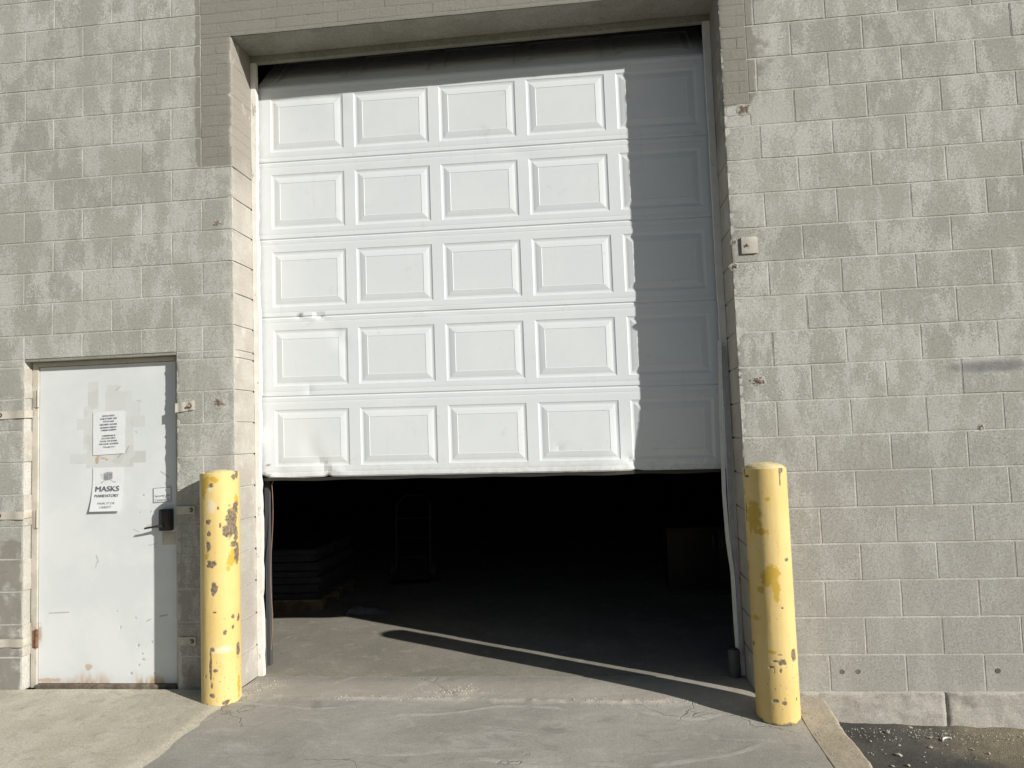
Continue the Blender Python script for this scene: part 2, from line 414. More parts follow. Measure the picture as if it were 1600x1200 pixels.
def sheet_rects(rects, joint, chamfer, nstep, seed, amp, brick=False):
    V = []; F = []; MI = []; T = []
    rnd = random.Random(seed)
    for (x0, x1, z0, z1) in rects:
        wl = any(eq(x0, h[1]) and z0 < h[3]-1e-3 for h in openings)    # opening on the left of this block
        wr = any(eq(x1, h[0]) and z0 < h[3]-1e-3 for h in openings)
        depth = D if (eq(x0, W) or eq(x1, 0)) else .10
        vis = -1.9 < x0 < 4.9 and z0 < 4.6
        g = joint; off = rnd.uniform(-.0010, .0010); tint = rnd.random(); t2 = rnd.random()
        st = nstep if vis else .25
        c = chamfer
        BI, BJ = (.0011, .0008) if brick else (.012, c*.8)
        BV = .0008 if brick else .0016
        path = []                                                # (x, y, nx, ny, corner weight)
        if wl:
            for d in np.linspace(depth, .02, max(2, int((depth-.02)/.03))): path.append((x0, d, -1, 0, math.exp(-d/.03)))
            path += [(x0, .009, -1, 0, 1), (x0+.004, .002, -.7, -.7, 1), (x0+.012, 0, 0, -1, .9)]
            xs = x0+.03
        else:
            path += [(x0, BV, 0, -1, 0), (x0+g, BV, 0, -1, 0), (x0+g*1.35, BV*.5, 0, -1, 0), (x0+g+c, 0, 0, -1, 0)]; xs = x0+g+c+.008
        xe = x1-.03 if wr else x1-g-c-.008
        if xe > xs:
            for xx in np.linspace(xs, xe, max(2, int((xe-xs)/st)+1)): path.append((xx, 0, 0, -1, math.exp(-(x1-xx)/.02) if wr else (math.exp(-(xx-x0)/.02) if wl else 0)))
        if wr:
            path += [(x1-.012, 0, 0, -1, .9), (x1-.004, .002, .7, -.7, 1), (x1, .009, 1, 0, 1)]
            for d in np.linspace(.02, depth, max(2, int((depth-.02)/.03))): path.append((x1, d, 1, 0, math.exp(-d/.03)))
        else:
            path += [(x1-g-c, 0, 0, -1, 0), (x1-g*1.35, BV*.5, 0, -1, 0), (x1-g, BV, 0, -1, 0), (x1, BV, 0, -1, 0)]
        za, zb = z0+g, z1-g
        fz = .02 if (wl or wr) and vis else st
        zz = [(za, BI), (za+g*.3, BJ), (za+c, 0)] + [(q, 0) for q in np.linspace(za+c+.008, zb-c-.008, max(2, int((zb-za-2*c)/fz)))] + [(zb-c, 0), (zb-g*.3, BJ), (zb, BI)]
        P = np.array(path); Zs = np.array(zz)
        A = np.repeat(P[:, None, :], len(Zs), 1); Z_ = np.repeat(Zs[None, :, :], len(P), 0)
        x, y, nx, ny, cw = [A[..., i] for i in range(5)]; z, ins = Z_[..., 0], Z_[..., 1]
        n1 = fbm(x*14, y*14, z*14, seed, 3)*amp
        chip = np.clip(fbm(x*9+5, y*9, z*22, seed+5, 3, .6)*2.2, -.15, 1)*.011 + np.clip(vn(x*30, y*30, z*55, seed+9), 0, 1)*.005
        disp = n1 + off + .0016 - ins - cw*np.clip(chip, -.002, .014)*(.45 if brick else 1)
        # edges of each block wander a little
        ez = np.where((np.abs(z-za) < .006) | (np.abs(z-zb) < .006), fbm(x*12, 3, z*3, seed+3, 3)*.0020, 0)
        ex = np.where((np.abs(x-(x0+g)) < .006) | (np.abs(x-(x1-g)) < .006), fbm(z*14, 7, x*3, seed+4, 3)*.002, 0)
        vx = x + nx*disp + ex; vy = y + ny*disp; vz = z + ez
        n0 = len(V)
        V += np.stack([vx, vy, vz], -1).reshape(-1, 3).tolist()
        nu, nv = len(P), len(Zs)
        F += [tuple(i+n0 for i in f) for f in grid_faces(nu, nv)]
        for i in range(nu-1):
            rev = (abs(P[i, 2])+abs(P[i+1, 2])) > 1.5
            jn = (not brick) and P[i, 1] > .0015 and P[i+1, 1] > .0015 and abs(P[i, 3]+1) < .01 and abs(P[i+1, 3]+1) < .01
            MI += [2 if jn else (1 if rev else 0)]*(nv-1)
        tt = np.zeros((nu*nv, 3)); tt[:, 0] = tint; tt[:, 1] = t2
        xx = vx.reshape(-1); z2 = vz.reshape(-1)
        def patch(a, b, c_, d_, s=.04):
            return sstep(a-s, a+s, xx)*(1-sstep(b-s, b+s, xx))*sstep(c_-s, c_+s, z2)*(1-sstep(d_-s, d_+s, z2))
        pm = np.maximum.reduce([patch(-.235, .2, 3.26, 9, .02), patch(-.24, 3.35, 4.02, 4.75), patch(3.0, 3.24, 3.38, 4.3), patch(3.0, 3.36, 3.50, 3.80, .07)*.62,
                                patch(-2.2, -1.40, -.5, .95, .05)*.62, patch(-.40, -.02, -.5, .2, .05)*.5])
        tt[:, 2] = pm; T.append(tt)
    return V, F, MI, np.concatenate(T)

B = empty('warehouse_building', (0, 0, 0))
tag(B, 'painted concrete block warehouse wall with tall loading opening and small entry door', 'building')
V, F, MI, T = sheet_rects(blocks, .0043, .0016, .05, 11, .0011)
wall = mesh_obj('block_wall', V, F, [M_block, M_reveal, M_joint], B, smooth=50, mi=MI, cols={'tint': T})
V, F, MI, T = sheet_rects(bricks, .0003, .003, .04, 23, .0012, True); T[:, 2] = np.maximum(T[:, 2], .0)
mesh_obj('brick_infill', V, F, [M_block, M_reveal], B, smooth=50, mi=MI, cols={'tint': T})
mb = MB(); yj = .0011
zt = NC*H
for (a, b, c, d) in [(XL, EX0-.006, 0, EZ+.004), (XL, BL, EZ+.004, zt), (BL, -.006, EZ+.004, zt), (EX1+.006, -.006, 0, EZ+.004), (W+.006, XR, 0, zt), (-.004, W+.004, TOP+.03, zt)]:
    mb.box(a, b, yj, .26, c, d)
mb.build('mortar_core', M_joint, B)
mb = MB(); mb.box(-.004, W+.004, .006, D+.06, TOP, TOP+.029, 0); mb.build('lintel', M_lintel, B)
mb = MB(); mb.box(EX0-.02, EX1+.02, .004, .25, EZ-.012, EZ+.0035); mb.build('door_lintel_angle', M_lintel, B)
# shell behind the facade
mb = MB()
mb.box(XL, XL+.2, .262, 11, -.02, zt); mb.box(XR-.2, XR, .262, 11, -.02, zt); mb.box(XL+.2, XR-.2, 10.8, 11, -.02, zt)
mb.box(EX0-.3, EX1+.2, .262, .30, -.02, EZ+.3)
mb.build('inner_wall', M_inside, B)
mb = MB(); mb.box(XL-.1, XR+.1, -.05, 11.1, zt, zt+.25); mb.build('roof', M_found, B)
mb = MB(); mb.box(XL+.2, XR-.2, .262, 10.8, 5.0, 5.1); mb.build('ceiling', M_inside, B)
# foundation beam below the blocks at the right
def relief(name, x0, x1, z0, z1, m, parent, y, step=.02, amp=.006, seed=3, joints=()):
    xs = np.arange(x0, x1+step/2, step); zs = np.arange(z0, z1+step/2, step)
    Xg, Zg = np.meshgrid(xs, zs, indexing='ij')
    yy = y + fbm(Xg*5, 0, Zg*9, seed, 5, .6)*amp + np.clip(fbm(Xg*21, 1, Zg*30, seed+2, 3, .65), .05, 1)*-.012*sstep(z1-.06, z1-.01, Zg) + np.clip(fbm(Xg*11, 6, Zg*14, seed+7, 3, .6)-.3, 0, 1)*.014
    yy = yy + .022*sstep(z1-.012, z1+.001, Zg)
    for j in joints: yy += .012*np.exp(-((Xg-j-.02*(z1-Zg))/.007)**2)
    Vg = np.stack([Xg, yy, Zg], -1).reshape(-1, 3)
    return mesh_obj(name, Vg, grid_faces(len(xs), len(zs)), m, parent, smooth=60)
relief('foundation_beam', 3.05, XR, -.62, .008, M_found, B, -.010, step=.014, amp=.011, joints=(4.055, 7.2))

# frame of the loading opening
mb = MB()
def rough_post(mb, x0, x1, y0, y1, z0, z1, seed, amp=.006, n=90):
    """post whose inner edge is chipped"""
    zs = np.linspace(z0, z1, n); P = []
    for z in zs:
        a = max(0, fbm(z*9, seed, 0, seed, 3, .6))*amp*2
        b = fbm(z*2.2, seed, 3, seed+1, 2)*amp*.6
        s = 1 if x0 < 1 else -1
        xa, xb = (x0, x1-a+b) if s == 1 else (x0+a+b, x1)
        P.append([(xa, y0, z), (xb, y0, z), (xb, y1, z), (xa, y1, z)])
    V = [p for q in P for p in q]; F = []
    for i in range(n-1):
        for k in range(4): F.append((i*4+k, i*4+(k+1) % 4, i*4+4+(k+1) % 4, i*4+4+k))
    F.append((3, 2, 1, 0)); F.append(tuple((n-1)*4+k for k in range(4))); mb.add(V, F)
rough_post(mb, .003, .040, .262, .300, -.008, 4.06, 5, .007)
mb.build('left_jamb', M_jamb, B, smooth=30)['label'] = 'sunlit white jamb with chipped paint at the left of the loading opening'
mb = MB(); rough_post(mb, W-.045, W-.003, .262, .300, .0, 4.06, 8, .004); mb.build('right_jamb', M_jamb, B, smooth=30)
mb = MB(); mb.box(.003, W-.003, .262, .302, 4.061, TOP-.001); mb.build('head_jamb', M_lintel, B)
# loose weather strips hanging off the right jamb
def ribbon(mb, pts, wd, th=.004, axis=(1, 0, 0)):
    ax = Vector(axis); V = []; F = []
    for p in pts:
        p = Vector(p[:3]); 
        V += [tuple(p-ax*wd/2), tuple(p+ax*wd/2), tuple(p+ax*wd/2+Vector((0, th, 0))), tuple(p-ax*wd/2+Vector((0, th, 0)))]
    for i in range(len(pts)-1):
        for k in range(4): F.append((i*4+k, i*4+(k+1) % 4, i*4+4+(k+1) % 4, i*4+4+k))
    F.append((3, 2, 1, 0)); n = len(pts)-1; F.append(tuple(n*4+k for k in range(4))); mb.add(V, F)
mb = MB()
ribbon(mb, [(float(np.interp(q, [.06, .35, .62, .80, 1.1, 1.5, 2.02], [W-.040, W-.048, W-.050, W-.066, W-.074, W-.066, W-.052])), .243+.004*math.sin(q*9), q) for q in np.linspace(2.02, .12, 40)], .022, axis=(1, -.25, 0))
mb.build('weather_strip', M_plastic, B)['label'] = 'loose white weather strip bowing off the right jamb'
mb = MB(); ribbon(mb, [(W-.030+.006*math.sin(i*.35), .24, 1.98-.07*i) for i in range(28)], .022); mb.build('weather_strip', M_rubber, B)['label'] = 'second strip of torn seal lying against the right jamb'

# ------------------------------------------------------------------ overhead door
YD = .325; SH = .5305; ZB = 1.262
PX = [.112+.5835*i for i in range(5)]; PW = .509
RING = [(0, 0), (.004, .0026), (.012, .0048), (.021, .0052), (.025, .0040), (.060, -.0014), (.0625, .0002)]
def door_h(X, Z):                                              # recess of the pressed panels, X, Z local to a section
    h = np.zeros_like(X); zl, zh = .072, .445
    for px in PX:
        d = np.minimum(np.minimum(X-px, px+PW-X), np.minimum(Z-zl, zh-Z))
        hh = np.interp(d, [r[0] for r in RING], [r[1] for r in RING])
        h = np.where(d > 0, hh, h)
    for zc in (.034, SH-.034): h = h + .0009*np.exp(-((Z-zc)/.0020)**2)
    h = h + .006*(sstep(SH-.008, SH-.001, Z)+1-sstep(.001, .008, Z))
    return h
def lineseg(X, Z, a, b):
    ax, az = a; bx, bz = b; dx, dz = bx-ax, bz-az
    t = np.clip(((X-ax)*dx+(Z-az)*dz)/(dx*dx+dz*dz), 0, 1)
    return np.hypot(X-(ax+t*dx), Z-(az+t*dz)), t
def dents(X, Zw):
    y = .0016*fbm(X*1.7, 0, Zw*2.3, 31, 3) 
    def crease(a, b, w_, d_):
        dd, t = lineseg(X, Zw, a, b); return d_*np.exp(-(dd/w_)**2)*np.sin(np.clip(t, .05, .95)*math.pi)**.5
    y = y + crease((.40, 1.40), (.47, 1.265), .035, .011) + crease((.36, 1.55), (.34, 1.36), .05, .006) - crease((.47, 1.34), (.60, 1.27), .03, .006)
    y = y + crease((.27, 2.35), (.30, 2.315), .014, .009) + crease((.40, 2.345), (.46, 2.305), .018, .010) - crease((.34, 2.31), (.40, 2.335), .014, .006)
    y = y + crease((.52, 2.24), (.60, 2.10), .04, .005)
    y = y + crease((2.40, 1.36), (2.48, 1.275), .018, .008) + crease((1.98, 1.44), (2.0, 1.38), .01, .006)
    y = y + crease((.55, 3.83), (.62, 3.70), .05, .003) + crease((1.70, 3.36), (1.9, 3.33), .04, .003)
    y = y + crease((.34, 1.87), (.36, 1.80), .02, .006) + crease((1.2, 2.32), (1.5, 2.30), .03, .003)
    y = y + .040*(1-sstep(1.24, 1.72, Zw))*sstep(2.25, 2.55, X)
    y = y + .010*np.exp(-((X-.02)/.035)**2-((Zw-1.52)/.08)**2)*-1 + .006*np.exp(-((X-.14)/.05)**2-((Zw-1.30)/.05)**2)
    return y
def coords(fixed, a, b, st):
    s = sorted(set([round(v, 5) for v in fixed if a <= v <= b] + [a, b])); out = []
    for p, q in zip(s[:-1], s[1:]):
        n = max(1, int(math.ceil((q-p)/st))); out += [p+(q-p)*i/n for i in range(n)]
    return np.array(out+[b])
X0, X1 = .012, W-.012
fx = []
for px in PX:
    for r in RING: fx += [px+r[0], px+PW-r[0]]
fz = [.001, .008, SH-.008, SH-.001]+[v+d for v in (.034, SH-.034) for d in (-.004, -.002, 0, .002, .004)]
for r in RING: fz += [.072+r[0], .445-r[0]]
mb = MB(); mb.box(X0+.01, X1-.01, YD+.050, YD+.062, ZB+.02, ZB+5*SH-.03); 
gd = mb.build('overhead_door', M_track, B); gd['label'] = 'white raised panel garage door stuck part way open, lower left corner creased'
def section(zb, name='door_section', tilt=0, y0=YD):
    xs = coords(fx, X0, X1, .03); zs = coords(fz, 0, SH, .022)
    Xg, Zg = np.meshgrid(xs, zs, indexing='ij')
    hh = door_h(Xg, Zg); dz = -.011*(Xg-.04)
    dn = dents(Xg, Zg+zb) if not tilt else 0*Xg
    # ragged dented bottom lip
    lip = 0
    if zb < ZB+.1: lip = (-.006*np.exp(-((Xg-.2)/.12)**2) + .008*np.exp(-((Xg-.47)/.02)**2) + .007*np.exp(-((Xg-2.47)/.03)**2))*(1-sstep(0, .06, Zg)) + .02*np.exp(-((Xg)/.05)**2)*(1-sstep(0, .08, Zg))
    y = hh + dn
    yy = y0 + y*math.cos(tilt) + Zg*math.sin(tilt); zz = zb + Zg*math.cos(tilt) + dz + lip - y*math.sin(tilt)
    nu, nv = len(xs), len(zs); Vg = np.stack([Xg, yy, zz], -1).reshape(-1, 3).tolist(); F = []
    for i in range(nu-1):
        for j in range(nv-1):
            a, b, c, d = i*nv+j, (i+1)*nv+j, (i+1)*nv+j+1, i*nv+j+1
            H4 = hh[i, j]+hh[i+1, j+1], hh[i+1, j]+hh[i, j+1]
            if abs(H4[0]-H4[1]) > 1e-5:
                # mitre: split along the diagonal with equal or extreme heights
                if abs(hh[i, j]-hh[i+1, j+1]) > abs(hh[i+1, j]-hh[i, j+1]): F += [(a, b, c), (a, c, d)]
                else: F += [(a, b, d), (b, c, d)]
            else: F.append((a, b, c, d))
    # turned edges: skirts all round
    def skirt(idx, dy, flip):
        n0 = len(Vg)
        for k in idx: v = Vg[k]; Vg.append([v[0], v[1]+dy, v[2]])
        for q in range(len(idx)-1):
            f = (idx[q], idx[q+1], n0+q+1, n0+q); F.append(f[::-1] if flip else f)
    skirt([i*nv for i in range(nu)], .018, True); skirt([i*nv+nv-1 for i in range(nu)], .018, False)
    skirt(list(range(nv)), .018, False); skirt([(nu-1)*nv+j for j in range(nv)], .018, True)
    Va = np.array(Vg); xx, zw = Va[:, 0], Va[:, 2]
    wr = np.zeros((len(Va), 3))
    for (cx, cz, rx, rz) in [(.055, 1.345, .008, .010), (.045, 1.325, .012, .006), (.065, 1.31, .012, .004), (.075, 1.275, .02, .007), (.035, 1.29, .012, .01), (.30, 2.325, .01, .004), (.262, 2.345, .004, .004), (.47, 1.268, .016, .006)]:
        d = ((xx-cx)/rx)**2+((zw-cz)/rz)**2; wr[:, 0] = np.maximum(wr[:, 0], 1-sstep(.6, 1.6, d+fbm(xx*90, 0, zw*90, 3, 2)*.6))
    wr[:, 1] = np.maximum(.5*np.exp(-(zw-1.25)/.05)*(zw < 1.6), .55*np.exp(-(xx-.012)/.03))
    o = mesh_obj(name, Va, F, M_door, gd, smooth=9, cols={'wear': wr}); return o
for k in range(5): section(ZB+k*SH)
section(ZB+5*SH+.006, tilt=math.radians(43), y0=YD+.012)
mb = MB(); ribbon(mb, [(X0+.01+(X1-X0-.02)*t, YD+.004+.040*float(sstep(2.25, 2.55, X0+.01+(X1-X0-.02)*t)), ZB-.012-.011*((X1-X0)*t)+ .003*math.sin(t*40)) for t in np.linspace(0, 1, 40)], .02, .016, axis=(0, 0, 1))
mb.build('bottom_seal', M_dark, gd)
for sx in (X0-.005, X1-.02):
    mb = MB(); mb.box(sx, sx+.025, YD+.06, YD+.10, 0.03, 3.7); mb.build('door_track', M_track, gd)

# ------------------------------------------------------------------ ground
def gz(x, y):
    """height of the paving"""
    x = np.asarray(x, float); y = np.asarray(y, float)
    f = np.clip(-.12-y, 0, 50)
    side = sstep(.4, 3.4, x)*.055
    return -side*(1-sstep(-.45, .15, y)) - f*.022
def slab(name, xs, ys, m, zf, wear=None, skirt=.12, smooth=60):
    Xg, Yg = np.meshgrid(xs, ys, indexing='ij'); Zg = zf(Xg, Yg)
    Vg = np.stack([Xg, Yg, Zg], -1).reshape(-1, 3)
    nu, nv = len(xs), len(ys); F = grid_faces(nu, nv)
    Vl = Vg.tolist()
    ring = [i*nv for i in range(nu)] + [(nu-1)*nv+j for j in range(1, nv)] + [i*nv+nv-1 for i in range(nu-2, -1, -1)] + [j for j in range(nv-2, 0, -1)]
    n0 = len(Vl)
    for k in ring: v = Vl[k]; Vl.append([v[0], v[1], v[2]-skirt])
    for q in range(len(ring)):
        r = (q+1) % len(ring); F.append((ring[q], n0+q, n0+r, ring[r]))
    cols = None
    if wear is not None:
        Va = np.array(Vl); w_ = wear(Va[:, 0], Va[:, 1]); c = np.zeros((len(Va), 3)); c[:, 0] = w_; cols = {'wear': c}
    o = mesh_obj(name, Vl, F, m, None, smooth=smooth, cols=cols); o['kind'] = 'structure'; return o
# asphalt yard: one sheet to the horizon with a fine patch in view
def dens(a, b, fine0, fine1, step, far):
    r = list(np.arange(fine0, fine1, step)); q = []; v = fine1; s = step
    while v < b: q.append(v); s *= 1.5; v += s
    p = []; v = fine0-step; s = step
    while v > a: p.append(v); s *= 1.5; v -= s
    return np.array([a]+p[::-1]+r+q+[b])
slab('ground', dens(-700, 700, 3.2, 4.9, .025, 1), dens(-700, 700, -1.2, .1, .025, 1), M_asph,
     lambda x, y: -.172 - .028*np.clip(x-3.45, 0, 2) - .022*np.clip(-.12-y, 0, 20) - .15*sstep(3.45, 3.0, x)*(y > -30) + fbm(x*9, y*9, 0, 5, 3)*.006*(np.abs(x) < 8) + .012*sstep(-.12, -.01, y)*(x > 3.4)*(x < 6), skirt=.5)
def edge_n(y): return fbm(y*9, 0, 0, 51, 4, .65)*.022
def side_z(x, y): return .0015 + gz(x*0, y) + fbm(x*4, y*4, 0, 6, 4, .6)*.004 + .006*sstep(-.05, .0, y) - .011*sstep(-.06, .034, x)
xs = np.concatenate([np.arange(-5.5, -2, .12), np.arange(-2, .01, .022), [.022, .034]])
ys = np.concatenate([np.arange(-4.6, -1.6, .1), np.arange(-1.6, .0, .022), [.003]])
sw = slab('sidewalk', xs, ys, M_side, lambda x, y: side_z(x, y))
# wobble its driveway edge
me = sw.data
for v in me.vertices:
    if v.co.x > .015: v.co.x += float(edge_n(v.co.y))
# small infill piece under the entry door and between door and opening
def crust(x, y):
    line = -.105 + fbm(x*5, 0, 0, 71, 4, .6)*.03 + .03*np.exp(-((x-.1)/.25)**2)
    n = np.clip(fbm(x*26, y*26, 0, 72, 3, .6)+.15, 0, 1)
    a = np.exp(-((y-line)/.018)**2)*n*np.where(x > 2.6, .3, 1)
    mid = np.exp(-((x-1.32)/.16)**2-((y-.0)/.07)**2)*n
    lft = np.exp(-((x-.12)/.13)**2-((y-.06)/.10)**2)*n
    return np.clip(a*1.1+mid*.9+lft*.8, 0, 1)
xd = np.concatenate([[.006], np.arange(.026, 3.24, .018)])
def drive_z(x, y): return gz(x, y) + .0 + fbm(x*3, y*3, 0, 8, 4, .55)*.004 + crust(x, y)*.010 - .006*sstep(-.09, -.13, y)
def drive_w(x, y):
    c = crust(x, y); scr = 0
    for (a, b, s) in [((.75, -.33), (.88, -.24), .005), ((2.33, -.17), (2.37, -.24), .010), ((2.42, -.15), (2.46, -.20), .007), ((2.35, -.24), (2.42, -.34), .004), ((.55, .12), (.68, .30), .012), ((1.18, .24), (1.05, .02), .012), ((2.1, -.12), (2.6, -.10), .012)]:
        dd, t = lineseg(x, y, a, b); scr = np.maximum(scr, np.exp(-(dd/s)**2)*.7*np.clip(.5+fbm(x*30, y*30, 0, 9, 2), 0, 1))
    return np.clip(c*1.2 + scr + .36*sstep(-.12, -.06, y)*(1-sstep(.1, .24, y)), 0, 1)
slab('driveway', xd, np.concatenate([np.arange(-4.6, -1.4, .08), np.arange(-1.4, .252, .016)]), M_drive, drive_z, wear=drive_w)
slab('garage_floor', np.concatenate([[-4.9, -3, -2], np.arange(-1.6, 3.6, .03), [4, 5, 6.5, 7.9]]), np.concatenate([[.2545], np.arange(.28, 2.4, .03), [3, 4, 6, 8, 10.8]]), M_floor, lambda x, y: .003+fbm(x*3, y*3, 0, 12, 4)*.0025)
def curb_z(x, y):
    g = gz(np.full_like(x, 3.24), y) - .002
    edge = 3.395 + fbm(y*5, 0, 0, 81, 4, .6)*.018 - .12*sstep(-.06, .02, y)
    drop = sstep(0, .055, x-edge)
    return g*(1-drop) + drop*(-.20-.022*np.clip(-.12-y, 0, 9)) + fbm(x*14, y*14, 0, 13, 3)*.003
slab('curb', np.arange(3.231, 3.50, .009), np.concatenate([np.arange(-4.6, -1.4, .06), np.arange(-1.4, -.014, .014)]), M_curb, curb_z)

# ------------------------------------------------------------------ painted cylinders and panels with wear
def wear_spots(u, v, spots, nu=60, sharp=.2, seed=0, rag=.6):
    """spots: (u, v, ru, rv); ragged ellipses"""
    r = np.zeros_like(u); n = fbm(u*nu, v*nu, 0, seed, 3, .6)
    for (a, b, ra, rb) in spots:
        d = np.sqrt(((u-a)/ra)**2+((v-b)/rb)**2) + n*rag
        r = np.maximum(r, 1-sstep(1-sharp, 1+sharp, d))
    return r
def bollard(name, cx, cy, r, z0, z1, rust, old, pale, cap_inset, dome, label, rowspec):
    root = empty(name, (cx, cy, z0)); tag(root, label, 'bollard', 'yellow steel bollards guarding the loading door')
    na, nz = 168, 330
    th = np.linspace(0, 2*math.pi, na, endpoint=False); zz = np.linspace(z0-.12, z1, nz)
    A, Z_ = np.meshgrid(th, zz, indexing='ij')
    vd = math.atan2(-4.359-cy, 2.2-cx)                             # direction in which u = 0
    dA = (A-vd+math.pi) % (2*math.pi)-math.pi
    U = np.where(np.abs(dA) < math.pi/2, np.sin(dA), np.sign(dA)*(2-np.abs(np.sin(dA)))) # screen-like coordinate, -1..1 on the seen half
    Sx = dA*r                                                      # arc length
    Rr = r + fbm(np.cos(A)*3, np.sin(A)*3, Z_*4, 3, 3)*.0012
    wr = np.zeros((na*nz, 3))
    f = lambda sp, sd, **k: wear_spots(Sx.ravel(), Z_.ravel(), [(math.asin(max(-.97, min(.97, a)))*r, b, c, d) for (a, b, c, d) in sp], seed=sd, **k)
    micro = np.clip((fbm(Sx*110, 0, Z_*95, 91, 2).ravel()-.60)*12, 0, 1)*np.clip(.4+fbm(Sx*9, 2, Z_*6, 92, 2).ravel(), 0, 1)
    wr[:, 0] = np.maximum(f(rust, 41), micro*.8)
    wr[:, 0] = np.maximum(wr[:, 0], (1-sstep(.0, .012, Z_.ravel()-z0-.004+fbm(Sx*40, 0, 3, 5, 3).ravel()*.014)))
    wr[:, 1] = f(old, 43, rag=.6); wr[:, 2] = f(pale, 44, sharp=.5)
    Rr = Rr - .0012*wr[:, 0].reshape(na, nz)
    V = np.stack([cx+np.cos(A)*Rr, cy+np.sin(A)*Rr, Z_], -1).reshape(-1, 3)
    F = [(i*nz+j, ((i+1) % na)*nz+j, ((i+1) % na)*nz+j+1, i*nz+j+1) for i in range(na) for j in range(nz-1)]
    # rolled top edge going inwards
    Vl = V.tolist(); W_ = wr.tolist(); n0 = len(Vl)
    for k, (dr, dz) in enumerate([(.003, .002), (.008, .001), (.010, -.02)]):
        for i in range(na): Vl.append([cx+math.cos(th[i])*(r-dr), cy+math.sin(th[i])*(r-dr), z1+dz]); W_.append(W_[i*nz+nz-1])
    for k in range(3):
        for i in range(na):
            i2 = (i+1) % na
            a = i*nz+nz-1 if k == 0 else n0+(k-1)*na+i; b = i2*nz+nz-1 if k == 0 else n0+(k-1)*na+i2
            F.append((a, b, n0+k*na+i2, n0+k*na+i))
    mesh_obj('steel_tube', Vl, F, M_yellow, root, smooth=40, cols={'wear': np.array(W_)})
    # concrete fill domed over the top
    rc = r-cap_inset; V = []; F = []; nr = 14
    for k in range(nr+1):
        q = k/nr
        for i in range(48):
            t = 2*math.pi*i/48; rr = rc*(q if k else 0)
            zz_ = z1-.012 + dome*math.sqrt(max(0, 1-q**2.6)) + .004*float(fbm(math.cos(t)*q*6, math.sin(t)*q*6, 0, 17, 3, .6))
            V.append((cx+rr*math.cos(t), cy+rr*math.sin(t), zz_))
    for k in range(nr):
        for i in range(48): i2 = (i+1) % 48; F.append((k*48+i, k*48+i2, (k+1)*48+i2, (k+1)*48+i))
    mesh_obj('concrete_cap', V, [f_ for f_ in F], M_cap, root, smooth=50)
    return root
def mk(cxp, hw, ytop, ztop, ybot, zbot, L_):
    """picture measurements of the wear -> (u, z, ru, rz)"""
    out = []
    for (x, y, rx, ry) in L_:
        out.append(((x-cxp-(y-ytop)*.0)/hw, ztop+(zbot-ztop)*(y-ytop)/(ybot-ytop), rx*.0046, ry*.0044))
    return out
zL0, zL1 = -.02, 1.325
fL = lambda l: mk(342.5, 30.5, 738, zL1, 1100, zL0, l)
rustL = fL([(360, 817, 9, 20), (366, 835, 5, 10), (352, 828, 5, 8), (366, 793, 5, 8), (364, 746, 4, 4), (368, 742, 3, 5), (324, 853, 3.2, 8), (325, 832, 2.4, 4), (324, 814, 3.5, 3), (328, 880, 6.5, 4.5), (332, 917, 4, 9), (368, 868, 5, 13), (363, 851, 5, 4), (342, 820, 1.2, 3), (329, 758, 2.4, 2.8), (339, 793, 1.5, 2.4), (332, 954, 3, 1.3), (361, 964, 3, 3), (369, 968, 3, 6), (348, 986, 3, 3), (360, 980, 2, 3), (329, 1011, 3, 3), (326, 1036, 1.6, 20), (333, 1043, 3, 1.8), (368, 1017, 3.5, 10), (328, 1081, 3, 2.5), (349, 1093, 4.5, 3), (319, 1053, 1.2, 2), (328, 1066, 1.4, 4), (321, 1096, 2, 2)])
oldL = fL([(322, 752, 5, 10), (333, 748, 6, 4), (318, 770, 3.5, 9), (367, 782, 4, 7), (364, 800, 5, 9), (358, 876, 5, 9), (354, 888, 2.5, 4), (363, 870, 7, 10), (368, 1075, 3, 14), (322, 868, 2.5, 5)])
paleL = fL([(343, 1012, 12, 4), (329, 789, 4.5, 8), (328, 762, 4, 4)])
bollard('bollard', -.040, -.119, .112, zL0, zL1, rustL, oldL, paleL, .022, .028,
        'yellow bollard beside the entry door, heavy brown rust scab near its top', 1)
zR0, zR1 = -.054, 1.262
def fR(l):                                                       # the right one widens towards the ground in the picture
    o = []
    for (x, y, rx, ry) in l:
        t = (y-723)/(1122-723); c = 1196.5+t*18.5; hw = 31.5+t*3.2
        o.append(((x-c)/hw, zR1+(zR0-zR1)*t, rx*.0045, ry*.0043))
    return o
rustR = fR([(1221, 724, 2.5, 5), (1218, 733, 1.2, 12), (1238, 1016, 4.5, 7), (1220, 1026, 4.5, 3.2), (1210, 1024, 3, 1.2), (1217, 1014, 3.5, 1), (1218, 1038, 1.4, 2.4), (1209, 1085, 3.4, 2), (1223, 1088, 3, 2), (1242, 1085, 1.4, 2), (1178, 1003, 2.5, 2.5), (1228, 868, 3, 2.2), (1171, 735, 4, 1.6), (1168, 728, 2, 4), (1166, 760, 1.2, 5), (1204, 1033, 3, .9), (1221, 942, 2, 1), (1170, 790, 1.2, 12), (1172, 880, 1.4, 8)])
oldR = fR([(1207, 888, 8, 10), (1199, 896, 8, 9), (1212, 908, 5, 9), (1213, 924, 3, 8), (1190, 914, 5, 4), (1182, 960, 6, 3), (1180, 800, 9, 22), (1190, 822, 10, 4), (1170, 905, 2, 18), (1201, 771, 3, 2.4), (1206, 1010, 5, 2), (1182, 780, 5, 4)])
paleR = []
bollard('bollard', 3.116, -.228, .112, zR0, zR1, rustR, oldR, paleR, .002, .042,
        'yellow bollard at the right of the opening with a domed cap and ochre paint patch', 2)

